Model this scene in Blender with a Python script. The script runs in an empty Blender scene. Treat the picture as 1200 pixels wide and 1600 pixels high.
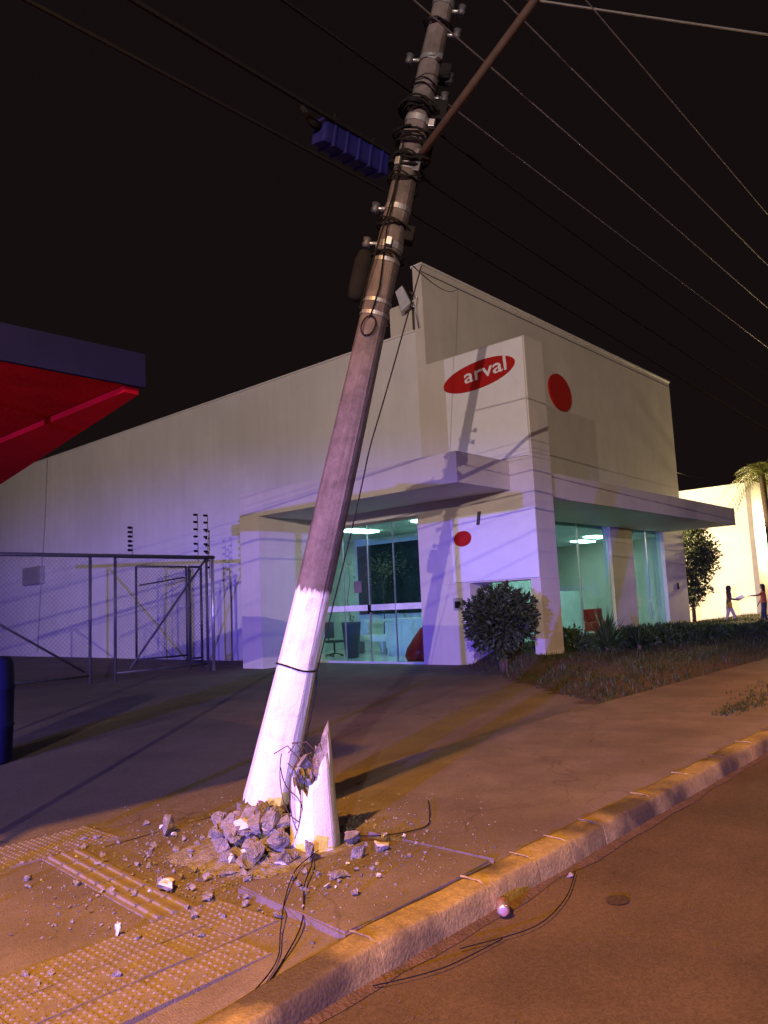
import bpy, bmesh, math, random
from mathutils import Vector, Matrix, noise, Quaternion
rnd = random.Random(7)
R = math.radians
scene = bpy.context.scene
col = scene.collection

# ------------------------------------------------------------------ camera
cam_d = bpy.data.cameras.new('camera')
cam_d.sensor_fit = 'VERTICAL'; cam_d.sensor_height = 36.0; cam_d.lens = 1204.0/1600.0*36.0
cam_d.clip_start = 0.05; cam_d.clip_end = 2000
cam = bpy.data.objects.new('camera', cam_d); col.objects.link(cam)
RM = Matrix(((0.66504169, -0.06098159, 0.7443123*-1), (-0.74545693, -0.11409176, -0.65671686), (-0.04487226, 0.99159685, -0.12133493)))
cam.matrix_world = Matrix.Translation((0, 0, 1.6)) @ RM.to_4x4()
scene.camera = cam

# ------------------------------------------------------------------ night sky, moon, exposure
SUN_EL, SUN_ROT = R(2.0), R(215)
world = bpy.data.worlds.new('World'); scene.world = world; world.use_nodes = True
wn = world.node_tree; wn.nodes.clear()
wo = wn.nodes.new('ShaderNodeOutputWorld'); wb = wn.nodes.new('ShaderNodeBackground')
sky = wn.nodes.new('ShaderNodeTexSky'); sky.sky_type = 'NISHITA'; sky.sun_disc = False
sky.sun_elevation = SUN_EL; sky.sun_rotation = SUN_ROT
mixc = wn.nodes.new('ShaderNodeMix'); mixc.data_type = 'RGBA'; mixc.blend_type = 'MIX'
mixc.inputs[0].default_value = 0.985
mixc.inputs[7].default_value = (0.74, 0.44, 0.46, 1)       # town glow in the night air
wn.links.new(sky.outputs[0], mixc.inputs[6]); wn.links.new(mixc.outputs[2], wb.inputs[0])
wb.inputs[1].default_value = 0.0095
wn.links.new(wb.outputs[0], wo.inputs[0])
sun_d = bpy.data.lights.new('moon', 'SUN'); sun_d.energy = 0.012; sun_d.angle = R(0.5); sun_d.color = (1, 0.93, 0.86)
sun = bpy.data.objects.new('moon', sun_d); col.objects.link(sun)
sun.rotation_euler = (R(55), 0, R(-40))
scene.view_settings.view_transform = 'Standard'; scene.view_settings.look = 'None'
scene.view_settings.exposure = 0.0; scene.view_settings.gamma = 1.0
scene.view_settings.use_curve_mapping = False

def spot(name, loc, to, energy, color, size, blend, rad):
    d = bpy.data.lights.new(name, 'SPOT'); d.energy = energy; d.color = color
    d.spot_size = R(size); d.spot_blend = blend; d.shadow_soft_size = rad
    o = bpy.data.objects.new(name, d); col.objects.link(o)
    o.location = loc
    o.rotation_euler = (Vector(to)-Vector(loc)).to_track_quat('-Z', 'Y').to_euler()
    return o
# the lamps that light the street that night: two street lamps behind the camera, an added fill lamp, the blue beacon of a patrol car
spot('street_lamp_far', (-20.3, -14.2, 7.1), (13, 15, 10.5), 25000, (1.0, 0.77, 0.66), 46, 0.55, 0.04)
spot('added_fill_lamp', (-25.0, -5.0, 8.0), (15, 14, 9.5), 12500, (1.0, 0.77, 0.66), 50, 0.55, 0.06)  # added warm lamp, lightens the pole's shadow on the fin sign
spot('street_lamp_near', (-3.0, 1.6, 7.8), (0.4, 0.7, 0), 10500, (1.0, 0.41, 0.05), 106, 0.95, 0.13)
spot('street_lamp_ahead', (13.0, -0.8, 8.6), (13.0, 0.5, 0), 4300, (1.0, 0.40, 0.05), 104, 0.9, 0.13)
spot('patrol_beacon', (-16.0, -3.2, 2.0), (-16+.788, -3.2+.616, 2.0-1.43), 50000, (0.17, 0.11, 1.0), 126, 0.17, 0.05)

# ------------------------------------------------------------------ materials
def nodes(m):
    m.use_nodes = True; nt = m.node_tree
    return nt, nt.nodes['Principled BSDF']
def mat(name, c1, c2=None, rough=0.8, scale=4.0, bump=0.0, bscale=60.0, spec=0.3, metal=0.0, detail=6.0, c3=None, crack=0.0, speck=0.0, streak=0.0, c3lo=0.5, c3hi=0.68):
    """two-scale noise colour + noise bump in object space"""
    m = bpy.data.materials.new(name); nt, b = nodes(m); N, Lk = nt.nodes, nt.links
    b.inputs['Roughness'].default_value = rough; b.inputs['Metallic'].default_value = metal
    b.inputs['Specular IOR Level'].default_value = spec
    tc = N.new('ShaderNodeTexCoord')
    if c2 is None: c2 = tuple(x*0.75 for x in c1)
    n1 = N.new('ShaderNodeTexNoise'); n1.inputs['Scale'].default_value = scale; n1.inputs['Detail'].default_value = detail
    n1.inputs['Roughness'].default_value = 0.65
    Lk.new(tc.outputs['Object'], n1.inputs['Vector'])
    cr = N.new('ShaderNodeValToRGB'); e = cr.color_ramp.elements
    e[0].position = 0.34; e[0].color = (*c2, 1); e[1].position = 0.66; e[1].color = (*c1, 1)
    Lk.new(n1.outputs['Fac'], cr.inputs['Fac'])
    out = cr.outputs['Color']
    if c3 is not None:
        n3 = N.new('ShaderNodeTexNoise'); n3.inputs['Scale'].default_value = scale*0.23; n3.inputs['Detail'].default_value = 4
        Lk.new(tc.outputs['Object'], n3.inputs['Vector'])
        r3 = N.new('ShaderNodeValToRGB'); r3.color_ramp.elements[0].position = c3lo; r3.color_ramp.elements[1].position = c3hi
        Lk.new(n3.outputs['Fac'], r3.inputs['Fac'])
        mx = N.new('ShaderNodeMix'); mx.data_type = 'RGBA'; mx.inputs[7].default_value = (*c3, 1)
        Lk.new(r3.outputs['Color'], mx.inputs[0]); Lk.new(out, mx.inputs[6]); out = mx.outputs[2]
    def mul(fac_socket, lo, hi, dark):
        nonlocal out
        mr = N.new('ShaderNodeMapRange'); mr.inputs['From Min'].default_value = lo; mr.inputs['From Max'].default_value = hi
        mr.inputs['To Min'].default_value = dark; mr.inputs['To Max'].default_value = 1.0; Lk.new(fac_socket, mr.inputs['Value'])
        m2 = N.new('ShaderNodeMix'); m2.data_type = 'RGBA'; m2.blend_type = 'MULTIPLY'; m2.inputs[0].default_value = 1.0
        Lk.new(out, m2.inputs[6]); Lk.new(mr.outputs[0], m2.inputs[7]); out = m2.outputs[2]
    hsock = None
    if crack > 0:      # wandering hairline cracks
        nw = N.new('ShaderNodeTexNoise'); nw.inputs['Scale'].default_value = crack*2.5; nw.inputs['Detail'].default_value = 6
        Lk.new(tc.outputs['Object'], nw.inputs['Vector'])
        va = N.new('ShaderNodeVectorMath'); va.operation = 'MULTIPLY_ADD'; va.inputs[1].default_value = (0.55/crack,)*3
        Lk.new(nw.outputs['Color'], va.inputs[0]); Lk.new(tc.outputs['Object'], va.inputs[2])
        vo = N.new('ShaderNodeTexVoronoi'); vo.feature = 'DISTANCE_TO_EDGE'; vo.inputs['Scale'].default_value = crack
        Lk.new(va.outputs[0], vo.inputs['Vector']); mul(vo.outputs['Distance'], 0.0, 0.008*crack+0.003, 0.68)
    if speck > 0:      # aggregate and grit
        vs = N.new('ShaderNodeTexVoronoi'); vs.inputs['Scale'].default_value = 95; Lk.new(tc.outputs['Object'], vs.inputs['Vector'])
        sx = N.new('ShaderNodeSeparateColor'); Lk.new(vs.outputs['Color'], sx.inputs[0]); mul(sx.outputs[0], 0.0, 1.0, 1-speck)
        ns = N.new('ShaderNodeTexNoise'); ns.inputs['Scale'].default_value = 28; ns.inputs['Detail'].default_value = 6; ns.inputs['Roughness'].default_value = 0.8
        Lk.new(tc.outputs['Object'], ns.inputs['Vector']); mul(ns.outputs['Fac'], 0.3, 0.62, 1-speck*0.8)
    if streak > 0:     # rain streaks and grime runs
        mp = N.new('ShaderNodeMapping'); mp.inputs['Scale'].default_value = (1.6, 1.6, 0.10); Lk.new(tc.outputs['Object'], mp.inputs[0])
        nk = N.new('ShaderNodeTexNoise'); nk.inputs['Scale'].default_value = 1.7; nk.inputs['Detail'].default_value = 9; nk.inputs['Roughness'].default_value = 0.72
        Lk.new(mp.outputs[0], nk.inputs['Vector']); mul(nk.outputs['Fac'], 0.32, 0.6, 1-streak)
        nk2 = N.new('ShaderNodeTexNoise'); nk2.inputs['Scale'].default_value = 0.35; nk2.inputs['Detail'].default_value = 5
        Lk.new(tc.outputs['Object'], nk2.inputs['Vector']); mul(nk2.outputs['Fac'], 0.35, 0.6, 1-streak*0.6)
    Lk.new(out, b.inputs['Base Color'])
    if bump > 0:
        n2 = N.new('ShaderNodeTexNoise'); n2.inputs['Scale'].default_value = bscale; n2.inputs['Detail'].default_value = 5
        Lk.new(tc.outputs['Object'], n2.inputs['Vector'])
        bp = N.new('ShaderNodeBump'); bp.inputs['Strength'].default_value = bump; bp.inputs['Distance'].default_value = 0.02
        Lk.new(n2.outputs['Fac'], bp.inputs['Height']); Lk.new(bp.outputs['Normal'], b.inputs['Normal'])
    return m
M = {}
M['road'] = mat('dusty_asphalt', (0.125, 0.092, 0.066), (0.085, 0.064, 0.048), 0.82, 1.3, 0.45, 170, c3=(0.15, 0.108, 0.075), spec=0.15, speck=0.30)
M['walk'] = mat('worn_concrete', (0.20, 0.165, 0.15), (0.135, 0.11, 0.10), 0.85, 2.2, 0.35, 120, c3=(0.11, 0.085, 0.075), speck=0.20, crack=0.45)
M['fore'] = mat('forecourt_concrete', (0.23, 0.185, 0.165), (0.15, 0.12, 0.11), 0.9, 0.7, 0.3, 90, c3=(0.12, 0.098, 0.092), speck=0.3, crack=0.22)
M['kerb'] = mat('yellow_washed_kerb', (0.40, 0.31, 0.13), (0.27, 0.205, 0.095), 0.9, 7.0, 0.3, 60, c3=(0.085, 0.065, 0.045), speck=0.25, c3lo=0.44, c3hi=0.60)
M['mortar'] = mat('pale_mortar', (0.55, 0.48, 0.32), None, 0.9, 20, 0.4, 80)
M['soil'] = mat('red_soil', (0.11, 0.07, 0.05), (0.06, 0.04, 0.03), 0.95, 8, 0.8, 60)
M['tactile'] = mat('tactile_concrete', (0.24, 0.20, 0.18), (0.17, 0.14, 0.125), 0.85, 5, 0.3, 120, speck=0.18)
M['wall'] = mat('cream_wall_paint', (0.66, 0.61, 0.53), (0.60, 0.55, 0.475), 0.75, 1.1, 0.06, 90, c3=(0.585, 0.535, 0.47), streak=0.07)
M['side'] = mat('side_wall_paint', (0.72, 0.70, 0.68), (0.66, 0.64, 0.62), 0.75, 0.9, 0.06, 90, c3=(0.62, 0.60, 0.57), streak=0.07)
M['trimdark'] = mat('dark_flashing', (0.08, 0.075, 0.07), None, 0.6, 10)
M['sign'] = mat('white_sign_sheet', (0.80, 0.79, 0.80), (0.75, 0.74, 0.75), 0.4, 3)
M['red'] = mat('red_sign_paint', (0.45, 0.02, 0.018), (0.40, 0.016, 0.015), 0.4, 5)
M['conc'] = mat('pole_concrete', (0.30, 0.265, 0.24), (0.20, 0.175, 0.16), 0.85, 9, 0.35, 110)
M['broken'] = mat('broken_concrete', (0.27, 0.245, 0.225), (0.13, 0.115, 0.105), 0.95, 16, 0.9, 75)
M['paint'] = mat('white_lime_paint', (0.60, 0.59, 0.57), (0.45, 0.44, 0.42), 0.8, 14, 0.2, 90)
M['rust'] = mat('rusty_rebar', (0.10, 0.06, 0.045), (0.05, 0.035, 0.03), 0.8, 30, 0.3, 100, metal=0.3)
M['steel'] = mat('galvanised_steel', (0.52, 0.52, 0.53), (0.36, 0.36, 0.37), 0.42, 20, metal=0.8)
M['dsteel'] = mat('dull_gate_steel', (0.10, 0.10, 0.11), (0.06, 0.06, 0.065), 0.55, 20, metal=0.4)
M['black'] = mat('black_rubber', (0.014, 0.013, 0.013), None, 0.9, 10, spec=0.08)
M['wire'] = mat('aluminium_wire', (0.42, 0.40, 0.38), None, 0.45, 10, metal=0.7)
M['lampsteel'] = mat('brown_lamp_arm', (0.075, 0.045, 0.036), (0.045, 0.028, 0.022), 0.8, 8)
M['bluecase'] = mat('blue_plastic', (0.006, 0.006, 0.10), (0.005, 0.005, 0.07), 0.8, 5)
M['bluefab'] = mat('navy_fascia', (0.006, 0.007, 0.022), None, 0.8, 3, spec=0.1)
M['redfab'] = mat('red_awning_cloth', (0.36, 0.004, 0.004), (0.26, 0.003, 0.003), 0.9, 2.5, 0.2, 30, spec=0.08)
M['redhem'] = mat('bright_red_hem', (0.44, 0.004, 0.005), None, 0.9, 3, spec=0.1)
M['bark'] = mat('bark', (0.12, 0.085, 0.06), (0.06, 0.045, 0.035), 0.9, 18, 0.8, 40)
M['white'] = mat('white_laminate', (0.80, 0.82, 0.80), None, 0.35, 3)
M['floor'] = mat('pale_tile_floor', (0.62, 0.66, 0.64), (0.56, 0.60, 0.58), 0.16, 2, spec=0.5)
M['inwall'] = mat('pale_inner_wall', (0.70, 0.76, 0.74), None, 0.8, 2)
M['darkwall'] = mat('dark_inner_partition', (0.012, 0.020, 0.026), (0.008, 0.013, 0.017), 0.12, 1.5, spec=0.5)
M['pot'] = mat('slate_blue_pot', (0.035, 0.05, 0.065), None, 0.4, 6)
M['wood'] = mat('brown_cabinet', (0.24, 0.13, 0.07), (0.15, 0.08, 0.045), 0.5, 3)
M['skin'] = mat('skin', (0.42, 0.25, 0.17), None, 0.6, 10)
M['hair'] = mat('dark_hair', (0.02, 0.014, 0.012), None, 0.6, 20)
M['cream'] = mat('cream_cloth', (0.60, 0.50, 0.42), None, 0.85, 8)
M['browncl'] = mat('dark_brown_cloth', (0.10, 0.06, 0.045), None, 0.85, 8)
M['orange'] = mat('orange_cloth', (0.50, 0.13, 0.05), None, 0.85, 8)
M['denim'] = mat('dark_denim', (0.05, 0.055, 0.09), None, 0.85, 8)
M['yellow'] = mat('yellow_cloth', (0.70, 0.42, 0.03), None, 0.7, 8)
M['neigh'] = mat('neighbour_white_wall', (0.78, 0.74, 0.66), (0.72, 0.68, 0.60), 0.8, 0.8, 0.05, 60)
M['grey'] = mat('grey_wall', (0.33, 0.31, 0.30), None, 0.8, 2)
M['can'] = mat('drink_can_metal', (0.72, 0.70, 0.68), (0.55, 0.15, 0.10), 0.3, 14, metal=0.8)
M['meter'] = mat('grey_meter_box', (0.33, 0.32, 0.33), None, 0.6, 6)
M['stain'] = mat('oil_stain', (0.075, 0.052, 0.038), (0.05, 0.036, 0.027), 0.8, 22, speck=0.4)
M['lampblock'] = mat('floodlight_white', (0.62, 0.62, 0.66), None, 0.4, 6)

def leafmat(name, c1, c2, trans=0.25):
    m = bpy.data.materials.new(name); nt, b = nodes(m); N, Lk = nt.nodes, nt.links
    g = N.new('ShaderNodeNewGeometry'); cr = N.new('ShaderNodeValToRGB')
    cr.color_ramp.elements[0].color = (*c1, 1); cr.color_ramp.elements[1].color = (*c2, 1)
    Lk.new(g.outputs['Random Per Island'], cr.inputs['Fac']); Lk.new(cr.outputs['Color'], b.inputs['Base Color'])
    b.inputs['Roughness'].default_value = 0.5; b.inputs['Specular IOR Level'].default_value = 0.35
    tr = N.new('ShaderNodeBsdfTranslucent'); Lk.new(cr.outputs['Color'], tr.inputs['Color'])
    mx = N.new('ShaderNodeMixShader'); mx.inputs[0].default_value = trans
    Lk.new(b.outputs[0], mx.inputs[1]); Lk.new(tr.outputs[0], mx.inputs[2])
    Lk.new(mx.outputs[0], N['Material Output'].inputs['Surface'])
    return m
M['leaf'] = leafmat('dark_shrub_leaf', (0.020, 0.032, 0.012), (0.075, 0.095, 0.040))
M['leaf2'] = leafmat('hedge_leaf', (0.020, 0.040, 0.012), (0.06, 0.09, 0.03))
M['palm'] = leafmat('palm_leaf', (0.10, 0.12, 0.03), (0.20, 0.20, 0.05))
M['grass'] = leafmat('lawn_grass', (0.025, 0.045, 0.012), (0.07, 0.09, 0.028))
M['paleleaf'] = leafmat('pale_indoor_leaf', (0.18, 0.17, 0.08), (0.38, 0.34, 0.18))

def glassmat(name, tint, refl=0.14):
    m = bpy.data.materials.new(name); m.use_nodes = True; nt = m.node_tree; N, Lk = nt.nodes, nt.links
    N.clear(); o = N.new('ShaderNodeOutputMaterial')
    t = N.new('ShaderNodeBsdfTransparent'); t.inputs[0].default_value = (*tint, 1)
    g = N.new('ShaderNodeBsdfGlossy'); g.inputs['Roughness'].default_value = 0.02
    f = N.new('ShaderNodeLayerWeight'); f.inputs['Blend'].default_value = 0.5
    pw = N.new('ShaderNodeMath'); pw.operation = 'POWER'; pw.inputs[1].default_value = 4.0; Lk.new(f.outputs['Facing'], pw.inputs[0])
    a = N.new('ShaderNodeMath'); a.operation = 'MULTIPLY_ADD'; a.inputs[1].default_value = 0.55; a.inputs[2].default_value = refl*0.3
    Lk.new(pw.outputs[0], a.inputs[0]); a.use_clamp = True
    mx = N.new('ShaderNodeMixShader'); Lk.new(a.outputs[0], mx.inputs[0]); Lk.new(t.outputs[0], mx.inputs[1]); Lk.new(g.outputs[0], mx.inputs[2])
    Lk.new(mx.outputs[0], o.inputs[0]); return m
M['glass'] = glassmat('green_tinted_glass', (0.70, 0.90, 0.88))
def emit(name, c, s):
    m = bpy.data.materials.new(name); nt, b = nodes(m)
    b.inputs['Base Color'].default_value = (*c, 1); b.inputs['Emission Color'].default_value = (*c, 1); b.inputs['Emission Strength'].default_value = s
    return m
M['tube'] = emit('lit_ceiling_panel', (0.80, 1.0, 0.95), 26.0)
M['lamp'] = emit('lit_lamp', (0.75, 0.95, 1.0), 14.0)

# ------------------------------------------------------------------ mesh helpers
class MB:
    def __init__(s): s.bm = bmesh.new(); s.mi = 0
    def face(s, pts):
        f = s.bm.faces.new([s.bm.verts.new(p) for p in pts]); f.material_index = s.mi; return f
    def box(s, x0, x1, y0, y1, z0, z1, bev=0.0):
        vs = [s.bm.verts.new((x, y, z)) for x in (x0, x1) for y in (y0, y1) for z in (z0, z1)]
        fs = []
        for q in ((0, 1, 3, 2), (4, 6, 7, 5), (0, 4, 5, 1), (2, 3, 7, 6), (0, 2, 6, 4), (1, 5, 7, 3)):
            f = s.bm.faces.new([vs[i] for i in q]); f.material_index = s.mi; fs.append(f)
        if bev > 0:
            es = list({e for f in fs for e in f.edges})
            bmesh.ops.bevel(s.bm, geom=es, offset=bev, segments=2, affect='EDGES', profile=0.6)
        return s
    def tube(s, pts, r, n=6, cap=True):
        pts = [Vector(p) for p in pts]; rs = r if isinstance(r, (list, tuple)) else [r]*len(pts)
        rings = []; up = Vector((0.13, 0.21, 0.97)).normalized()
        for i, p in enumerate(pts):
            d = (pts[min(i+1, len(pts)-1)]-pts[max(i-1, 0)])
            d = d.normalized() if d.length > 1e-9 else Vector((0, 0, 1))
            u = d.cross(up)
            if u.length < 0.05: u = d.cross(Vector((1, 0, 0)))
            u.normalize(); v = d.cross(u)
            rings.append([s.bm.verts.new(p+rs[i]*(math.cos(2*math.pi*k/n)*u+math.sin(2*math.pi*k/n)*v)) for k in range(n)])
        for a, b in zip(rings, rings[1:]):
            for k in range(n):
                f = s.bm.faces.new((a[k], a[(k+1) % n], b[(k+1) % n], b[k])); f.material_index = s.mi; f.smooth = n > 5
        if cap:
            for rg in (rings[0], rings[-1]):
                f = s.bm.faces.new(rg); f.material_index = s.mi
        return s
    def lathe(s, prof, n=20, c=(0, 0, 0)):
        rings = [[s.bm.verts.new((c[0]+r*math.cos(2*math.pi*k/n), c[1]+r*math.sin(2*math.pi*k/n), c[2]+z)) for k in range(n)] for r, z in prof]
        for a, b in zip(rings, rings[1:]):
            for k in range(n):
                f = s.bm.faces.new((a[k], a[(k+1) % n], b[(k+1) % n], b[k])); f.material_index = s.mi; f.smooth = True
        for rg in (rings[0], rings[-1]):
            f = s.bm.faces.new(rg); f.material_index = s.mi
        return s
    def prism(s, outline, a, b):
        """outline list of 3D points, extruded from +a to +b (vectors)"""
        A = [s.bm.verts.new(Vector(p)+Vector(a)) for p in outline]; B = [s.bm.verts.new(Vector(p)+Vector(b)) for p in outline]
        n = len(A)
        for f in [s.bm.faces.new(A), s.bm.faces.new(B[::-1])]: f.material_index = s.mi
        for k in range(n):
            f = s.bm.faces.new((A[k], B[k], B[(k+1) % n], A[(k+1) % n])); f.material_index = s.mi
        return s
    def mesh(s, name, mats):
        bmesh.ops.recalc_face_normals(s.bm, faces=s.bm.faces)
        me = bpy.data.meshes.new(name); s.bm.to_mesh(me); s.bm.free()
        for m in (mats if isinstance(mats, (list, tuple)) else [mats]): me.materials.append(M[m] if isinstance(m, str) else m)
        return me
    def build(s, name, mats, parent=None, loc=None):
        o = bpy.data.objects.new(name, s.mesh(name, mats)); col.objects.link(o)
        if parent is not None: o.parent = parent
        if loc is not None: o.location = loc
        return o
def link(name, me, parent=None, loc=(0, 0, 0), rot=(0, 0, 0), sc=(1, 1, 1)):
    o = bpy.data.objects.new(name, me); col.objects.link(o); o.parent = parent
    o.location = loc; o.rotation_euler = rot; o.scale = sc; return o
def tag(o, label, cat, group=None):
    o['label'] = label; o['category'] = cat
    if group: o['group'] = group
    return o
def struct(o): o['kind'] = 'structure'; return o
def stuff(o): o['kind'] = 'stuff'; return o
def empty(name, label, cat, loc=(0, 0, 0), group=None):
    o = bpy.data.objects.new(name, None); col.objects.link(o); o.location = loc; o.empty_display_size = 0.2
    return tag(o, label, cat, group)
def soup(name, verts, faces, m, parent=None):
    me = bpy.data.meshes.new(name); me.from_pydata(verts, [], faces); me.materials.append(M[m])
    o = bpy.data.objects.new(name, me); col.objects.link(o); o.parent = parent; return o
def sag(a, b, s, n=14):
    a, b = Vector(a), Vector(b)
    return [a.lerp(b, i/n)-Vector((0, 0, 4*s*(i/n)*(1-i/n))) for i in range(n+1)]

# ------------------------------------------------------------------ ground
def sheet(name, poly, z, m, nx=1):
    b = MB(); b.face([(x, y, z) for x, y in poly]); return struct(b.build(name, m))
sheet('ground', [(-400, -400), (600, -400), (600, 600), (-400, 600)], -0.05, 'fore')
# road as a gently uneven grid near the camera
def grid(name, x0, x1, y0, y1, step, zf, m, clip=None):
    nx, ny = int((x1-x0)/step)+1, int((y1-y0)/step)+1
    V = [(x0+(x1-x0)*i/nx, y0+(y1-y0)*j/ny) for j in range(ny+1) for i in range(nx+1)]
    F = []
    for j in range(ny):
        for i in range(nx):
            q = (j*(nx+1)+i, j*(nx+1)+i+1, (j+1)*(nx+1)+i+1, (j+1)*(nx+1)+i)
            if clip is None or clip(*V[q[0]]): F.append(q)
    o = soup(name, [(x, y, zf(x, y)) for x, y in V], F, m)
    for p in o.data.polygons: p.use_smooth = True
    return o
def nz(x, y, s): return noise.noise(Vector((x*s, y*s, 3.3)))
struct(grid('road', -45, 90, -12, 2.55, 0.5, lambda x, y: 0.003*nz(x, y, 0.6), 'road'))
WZ = 0.10                      # pavement left of the broken slab
def walkz(x, y):
    z = WZ+0.010*nz(x, y, 0.9)+0.004*nz(x, y, 5)
    if y < 3.0 and x < 2.3: z -= 0.055*min(1, (3.0-y)/0.45)*min(1, (2.3-x)/0.6)   # dropped kerb
    return z
walk = struct(grid('pavement', -30, 2.7, 2.56, 5.0, 0.1, walkz, 'walk', None))
walkb = grid('pavement_slab', 2.6, 4.1, 3.45, 5.0, 0.06, lambda x, y: WZ-0.004+0.012*nz(x, y, 2.5), 'walk'); walkb.parent = walk
walkc = struct(grid('raised_pavement', 3.80, 90, 2.60, 5.02, 0.121, lambda x, y: 0.148-0.035*max(0, min(1, (2.68-y)/0.08))+0.006*nz(x, y, 1.2)+0.003*nz(x, y, 6), 'walk'))
b = MB()
edge = [(3.801, 2.64), (3.801, 3.2), (3.801, 3.7), (3.801, 4.3), (3.801, 5.0)]
for (xa, ya), (xb, yb) in zip(edge, edge[1:]):
    b.face([(xa, ya, 0.0), (xb, yb, 0.0), (xb, yb, 0.149), (xa, ya, 0.149)])
b.build('slab_edge', 'walk', walkc)
# loose slab between the kerb and the stump
b = MB()
out = [(2.60, 2.645), (2.95, 2.64), (3.32, 2.645), (3.785, 2.65), (3.782, 3.0), (3.788, 3.36), (3.66, 3.54), (3.2, 3.48), (2.98, 3.50), (2.70, 3.555), (2.66, 3.2)]
A = [(x, y, 0.02) for x, y in out]; T = [(x, y, 0.138+0.006*nz(x, y, 3)) for x, y in out]
n = len(out); va = [b.bm.verts.new(p) for p in A]; vt = [b.bm.verts.new(p) for p in T]
b.bm.faces.new(vt)
for k in range(n): b.bm.faces.new((va[k], va[(k+1) % n], vt[(k+1) % n], vt[k]))
bmesh.ops.bevel(b.bm, geom=[e for e in b.bm.edges if all(v.co.z > 0.1 for v in e.verts)], offset=0.012, segments=2, affect='EDGES')
b.build('cracked_slab', 'walk', walk)
b = MB(); b.face([(2.66, 2.60, 0.112), (3.95, 2.60, 0.112), (3.98, 3.7, 0.112), (2.74, 3.5, 0.112)]); b.build('slab_bed', 'soil', walk)
# forecourt of the shop
struct(grid('forecourt', -30, 40, 5.0, 46, 0.7, lambda x, y: 0.098+0.012*nz(x, y, 0.25), 'fore'))
# tactile paving: each tile a piece
def tile_mesh(kind, s=0.25, seed=1):
    r_ = random.Random(seed)
    b = MB(); b.box(0, s-0.004, 0, s-0.004, -0.03, 0.006)
    if kind == 'dots':
        k = 6
        for i in range(k):
            for j in range(k):
                x, y = s*(i+0.5)/k, s*(j+0.5)/k
                if r_.random() < .10: continue
                for (r0, z0, r1, z1) in ((0.0125, 0.006, 0.007, 0.0105),):
                    a = [b.bm.verts.new((x+r0*math.cos(t*math.pi/3), y+r0*math.sin(t*math.pi/3), z0)) for t in range(6)]
                    c = [b.bm.verts.new((x+r1*math.cos(t*math.pi/3), y+r1*math.sin(t*math.pi/3), z1)) for t in range(6)]
                    for t in range(6): b.bm.faces.new((a[t], a[(t+1) % 6], c[(t+1) % 6], c[t]))
                    b.bm.faces.new(c)
    else:
        for x in (0.025, 0.108, 0.19):
            b.prism([(x, 0, 0.006), (x+0.034, 0, 0.006), (x+0.026, 0, 0.017), (x+0.008, 0, 0.017)], (0, 0.012, 0), (0, s-0.016, 0))
    return b.mesh('tactile_tile', 'tactile')
dms, bmh = [tile_mesh('dots', .25, q) for q in range(7)], tile_mesh('bars')
for i in range(14):
    for j in range(3):
        x, y = 2.58-0.25*(i+1), 2.83+0.25*j
        if x > 2.2 and j == 0: continue
        link('tactile_tile', rnd.choice(dms), walk, (x, y, walkz(x+.12, y+.12)+rnd.uniform(-.001, .003)), (rnd.uniform(-.008, .008), rnd.uniform(-.008, .008), rnd.uniform(-.006, .006)))
for j in range(6):
    x, y = 2.20+0.022*j, 3.585+0.25*j
    link('tactile_tile', bmh, walk, (x, y, walkz(x, y)+0.001), (0, 0, -0.09))
for i in range(4):
    for j in range(2):
        x, y = 2.75-0.25*i, 5.09+0.25*j
        link('tactile_tile', rnd.choice(dms), walk, (x-.12, y, 0.103), (0, 0, rnd.uniform(-.01, .01)))

# kerb stones
kerb = struct(bpy.data.objects.new('kerb', None)); col.objects.link(kerb)
xs = [-1.6, -0.7, 0.2, 1.1, 1.75, 2.62, 3.47, 3.95, 4.34, 4.78, 5.6, 6.4, 7.2, 8.0]
while xs[-1] < 34: xs.append(xs[-1]+0.8)
def kerb_stone(x0, x1, h0, h1):
    L = x1-x0; b = MB(); prof = [(-0.02, -0.1), (-0.008, 0.55), (0.004, 0.88), (0.012, 0.965), (0.025, 0.992), (0.09, 1.0), (0.16, 0.995), (0.177, 0.96), (0.18, -0.1)]
    nS = 9; rings = []
    sd = rnd.random()*50
    for i in range(nS+1):
        t = i/nS; h = h0+(h1-h0)*t; ring = []
        for k, (y, zf) in enumerate(prof):
            w = 0.009*noise.noise(Vector(((x0+t*L)*3, y*6, zf*1.5)))+0.003*noise.noise(Vector(((x0+t*L)*17, y*30, zf*5)))
            endr = 0.002 if i in (0, nS) else 0
            ring.append(b.bm.verts.new((x0+t*L+(0.0015 if i == 0 else -0.0015 if i == nS else 0), 2.445+y+(w+endr if y < 0.1 else 0), zf*h+(w-endr if zf > 0.5 else 0))))
        rings.append(ring)
    for a, c in zip(rings, rings[1:]):
        for k in range(len(prof)-1):
            f = b.bm.faces.new((a[k], c[k], c[k+1], a[k+1])); f.smooth = True
    for rg in (rings[0], rings[-1]): b.face([v.co.copy() for v in rg])
    return b
for x0, x1 in zip(xs, xs[1:]):
    def hh(x): return 0.05+0.09*max(0, min(1, (x-1.2)/1.2))
    o = kerb_stone(x0, x1, hh(x0), hh(x1)).build('kerb_stone', 'kerb', kerb)
    o.location = (0, rnd.uniform(-.002, .002), rnd.uniform(-.002, .002))
    if 2 < x0 < 9:
        m = MB(); pts = []
        for k in range(9):
            y = 2.443+0.19*k/8; z = hh(x0)+0.006 if k > 2 else hh(x0)*(0.45+0.27*k)
            pts.append((x0+rnd.uniform(-.006, .006), y, z))
        m.tube([(x0, 2.446, 0.02)]+pts, [0.004]+[rnd.uniform(.002, .007) for _ in pts], 5)
        m.build('mortar_joint', 'kerb', kerb)
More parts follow.
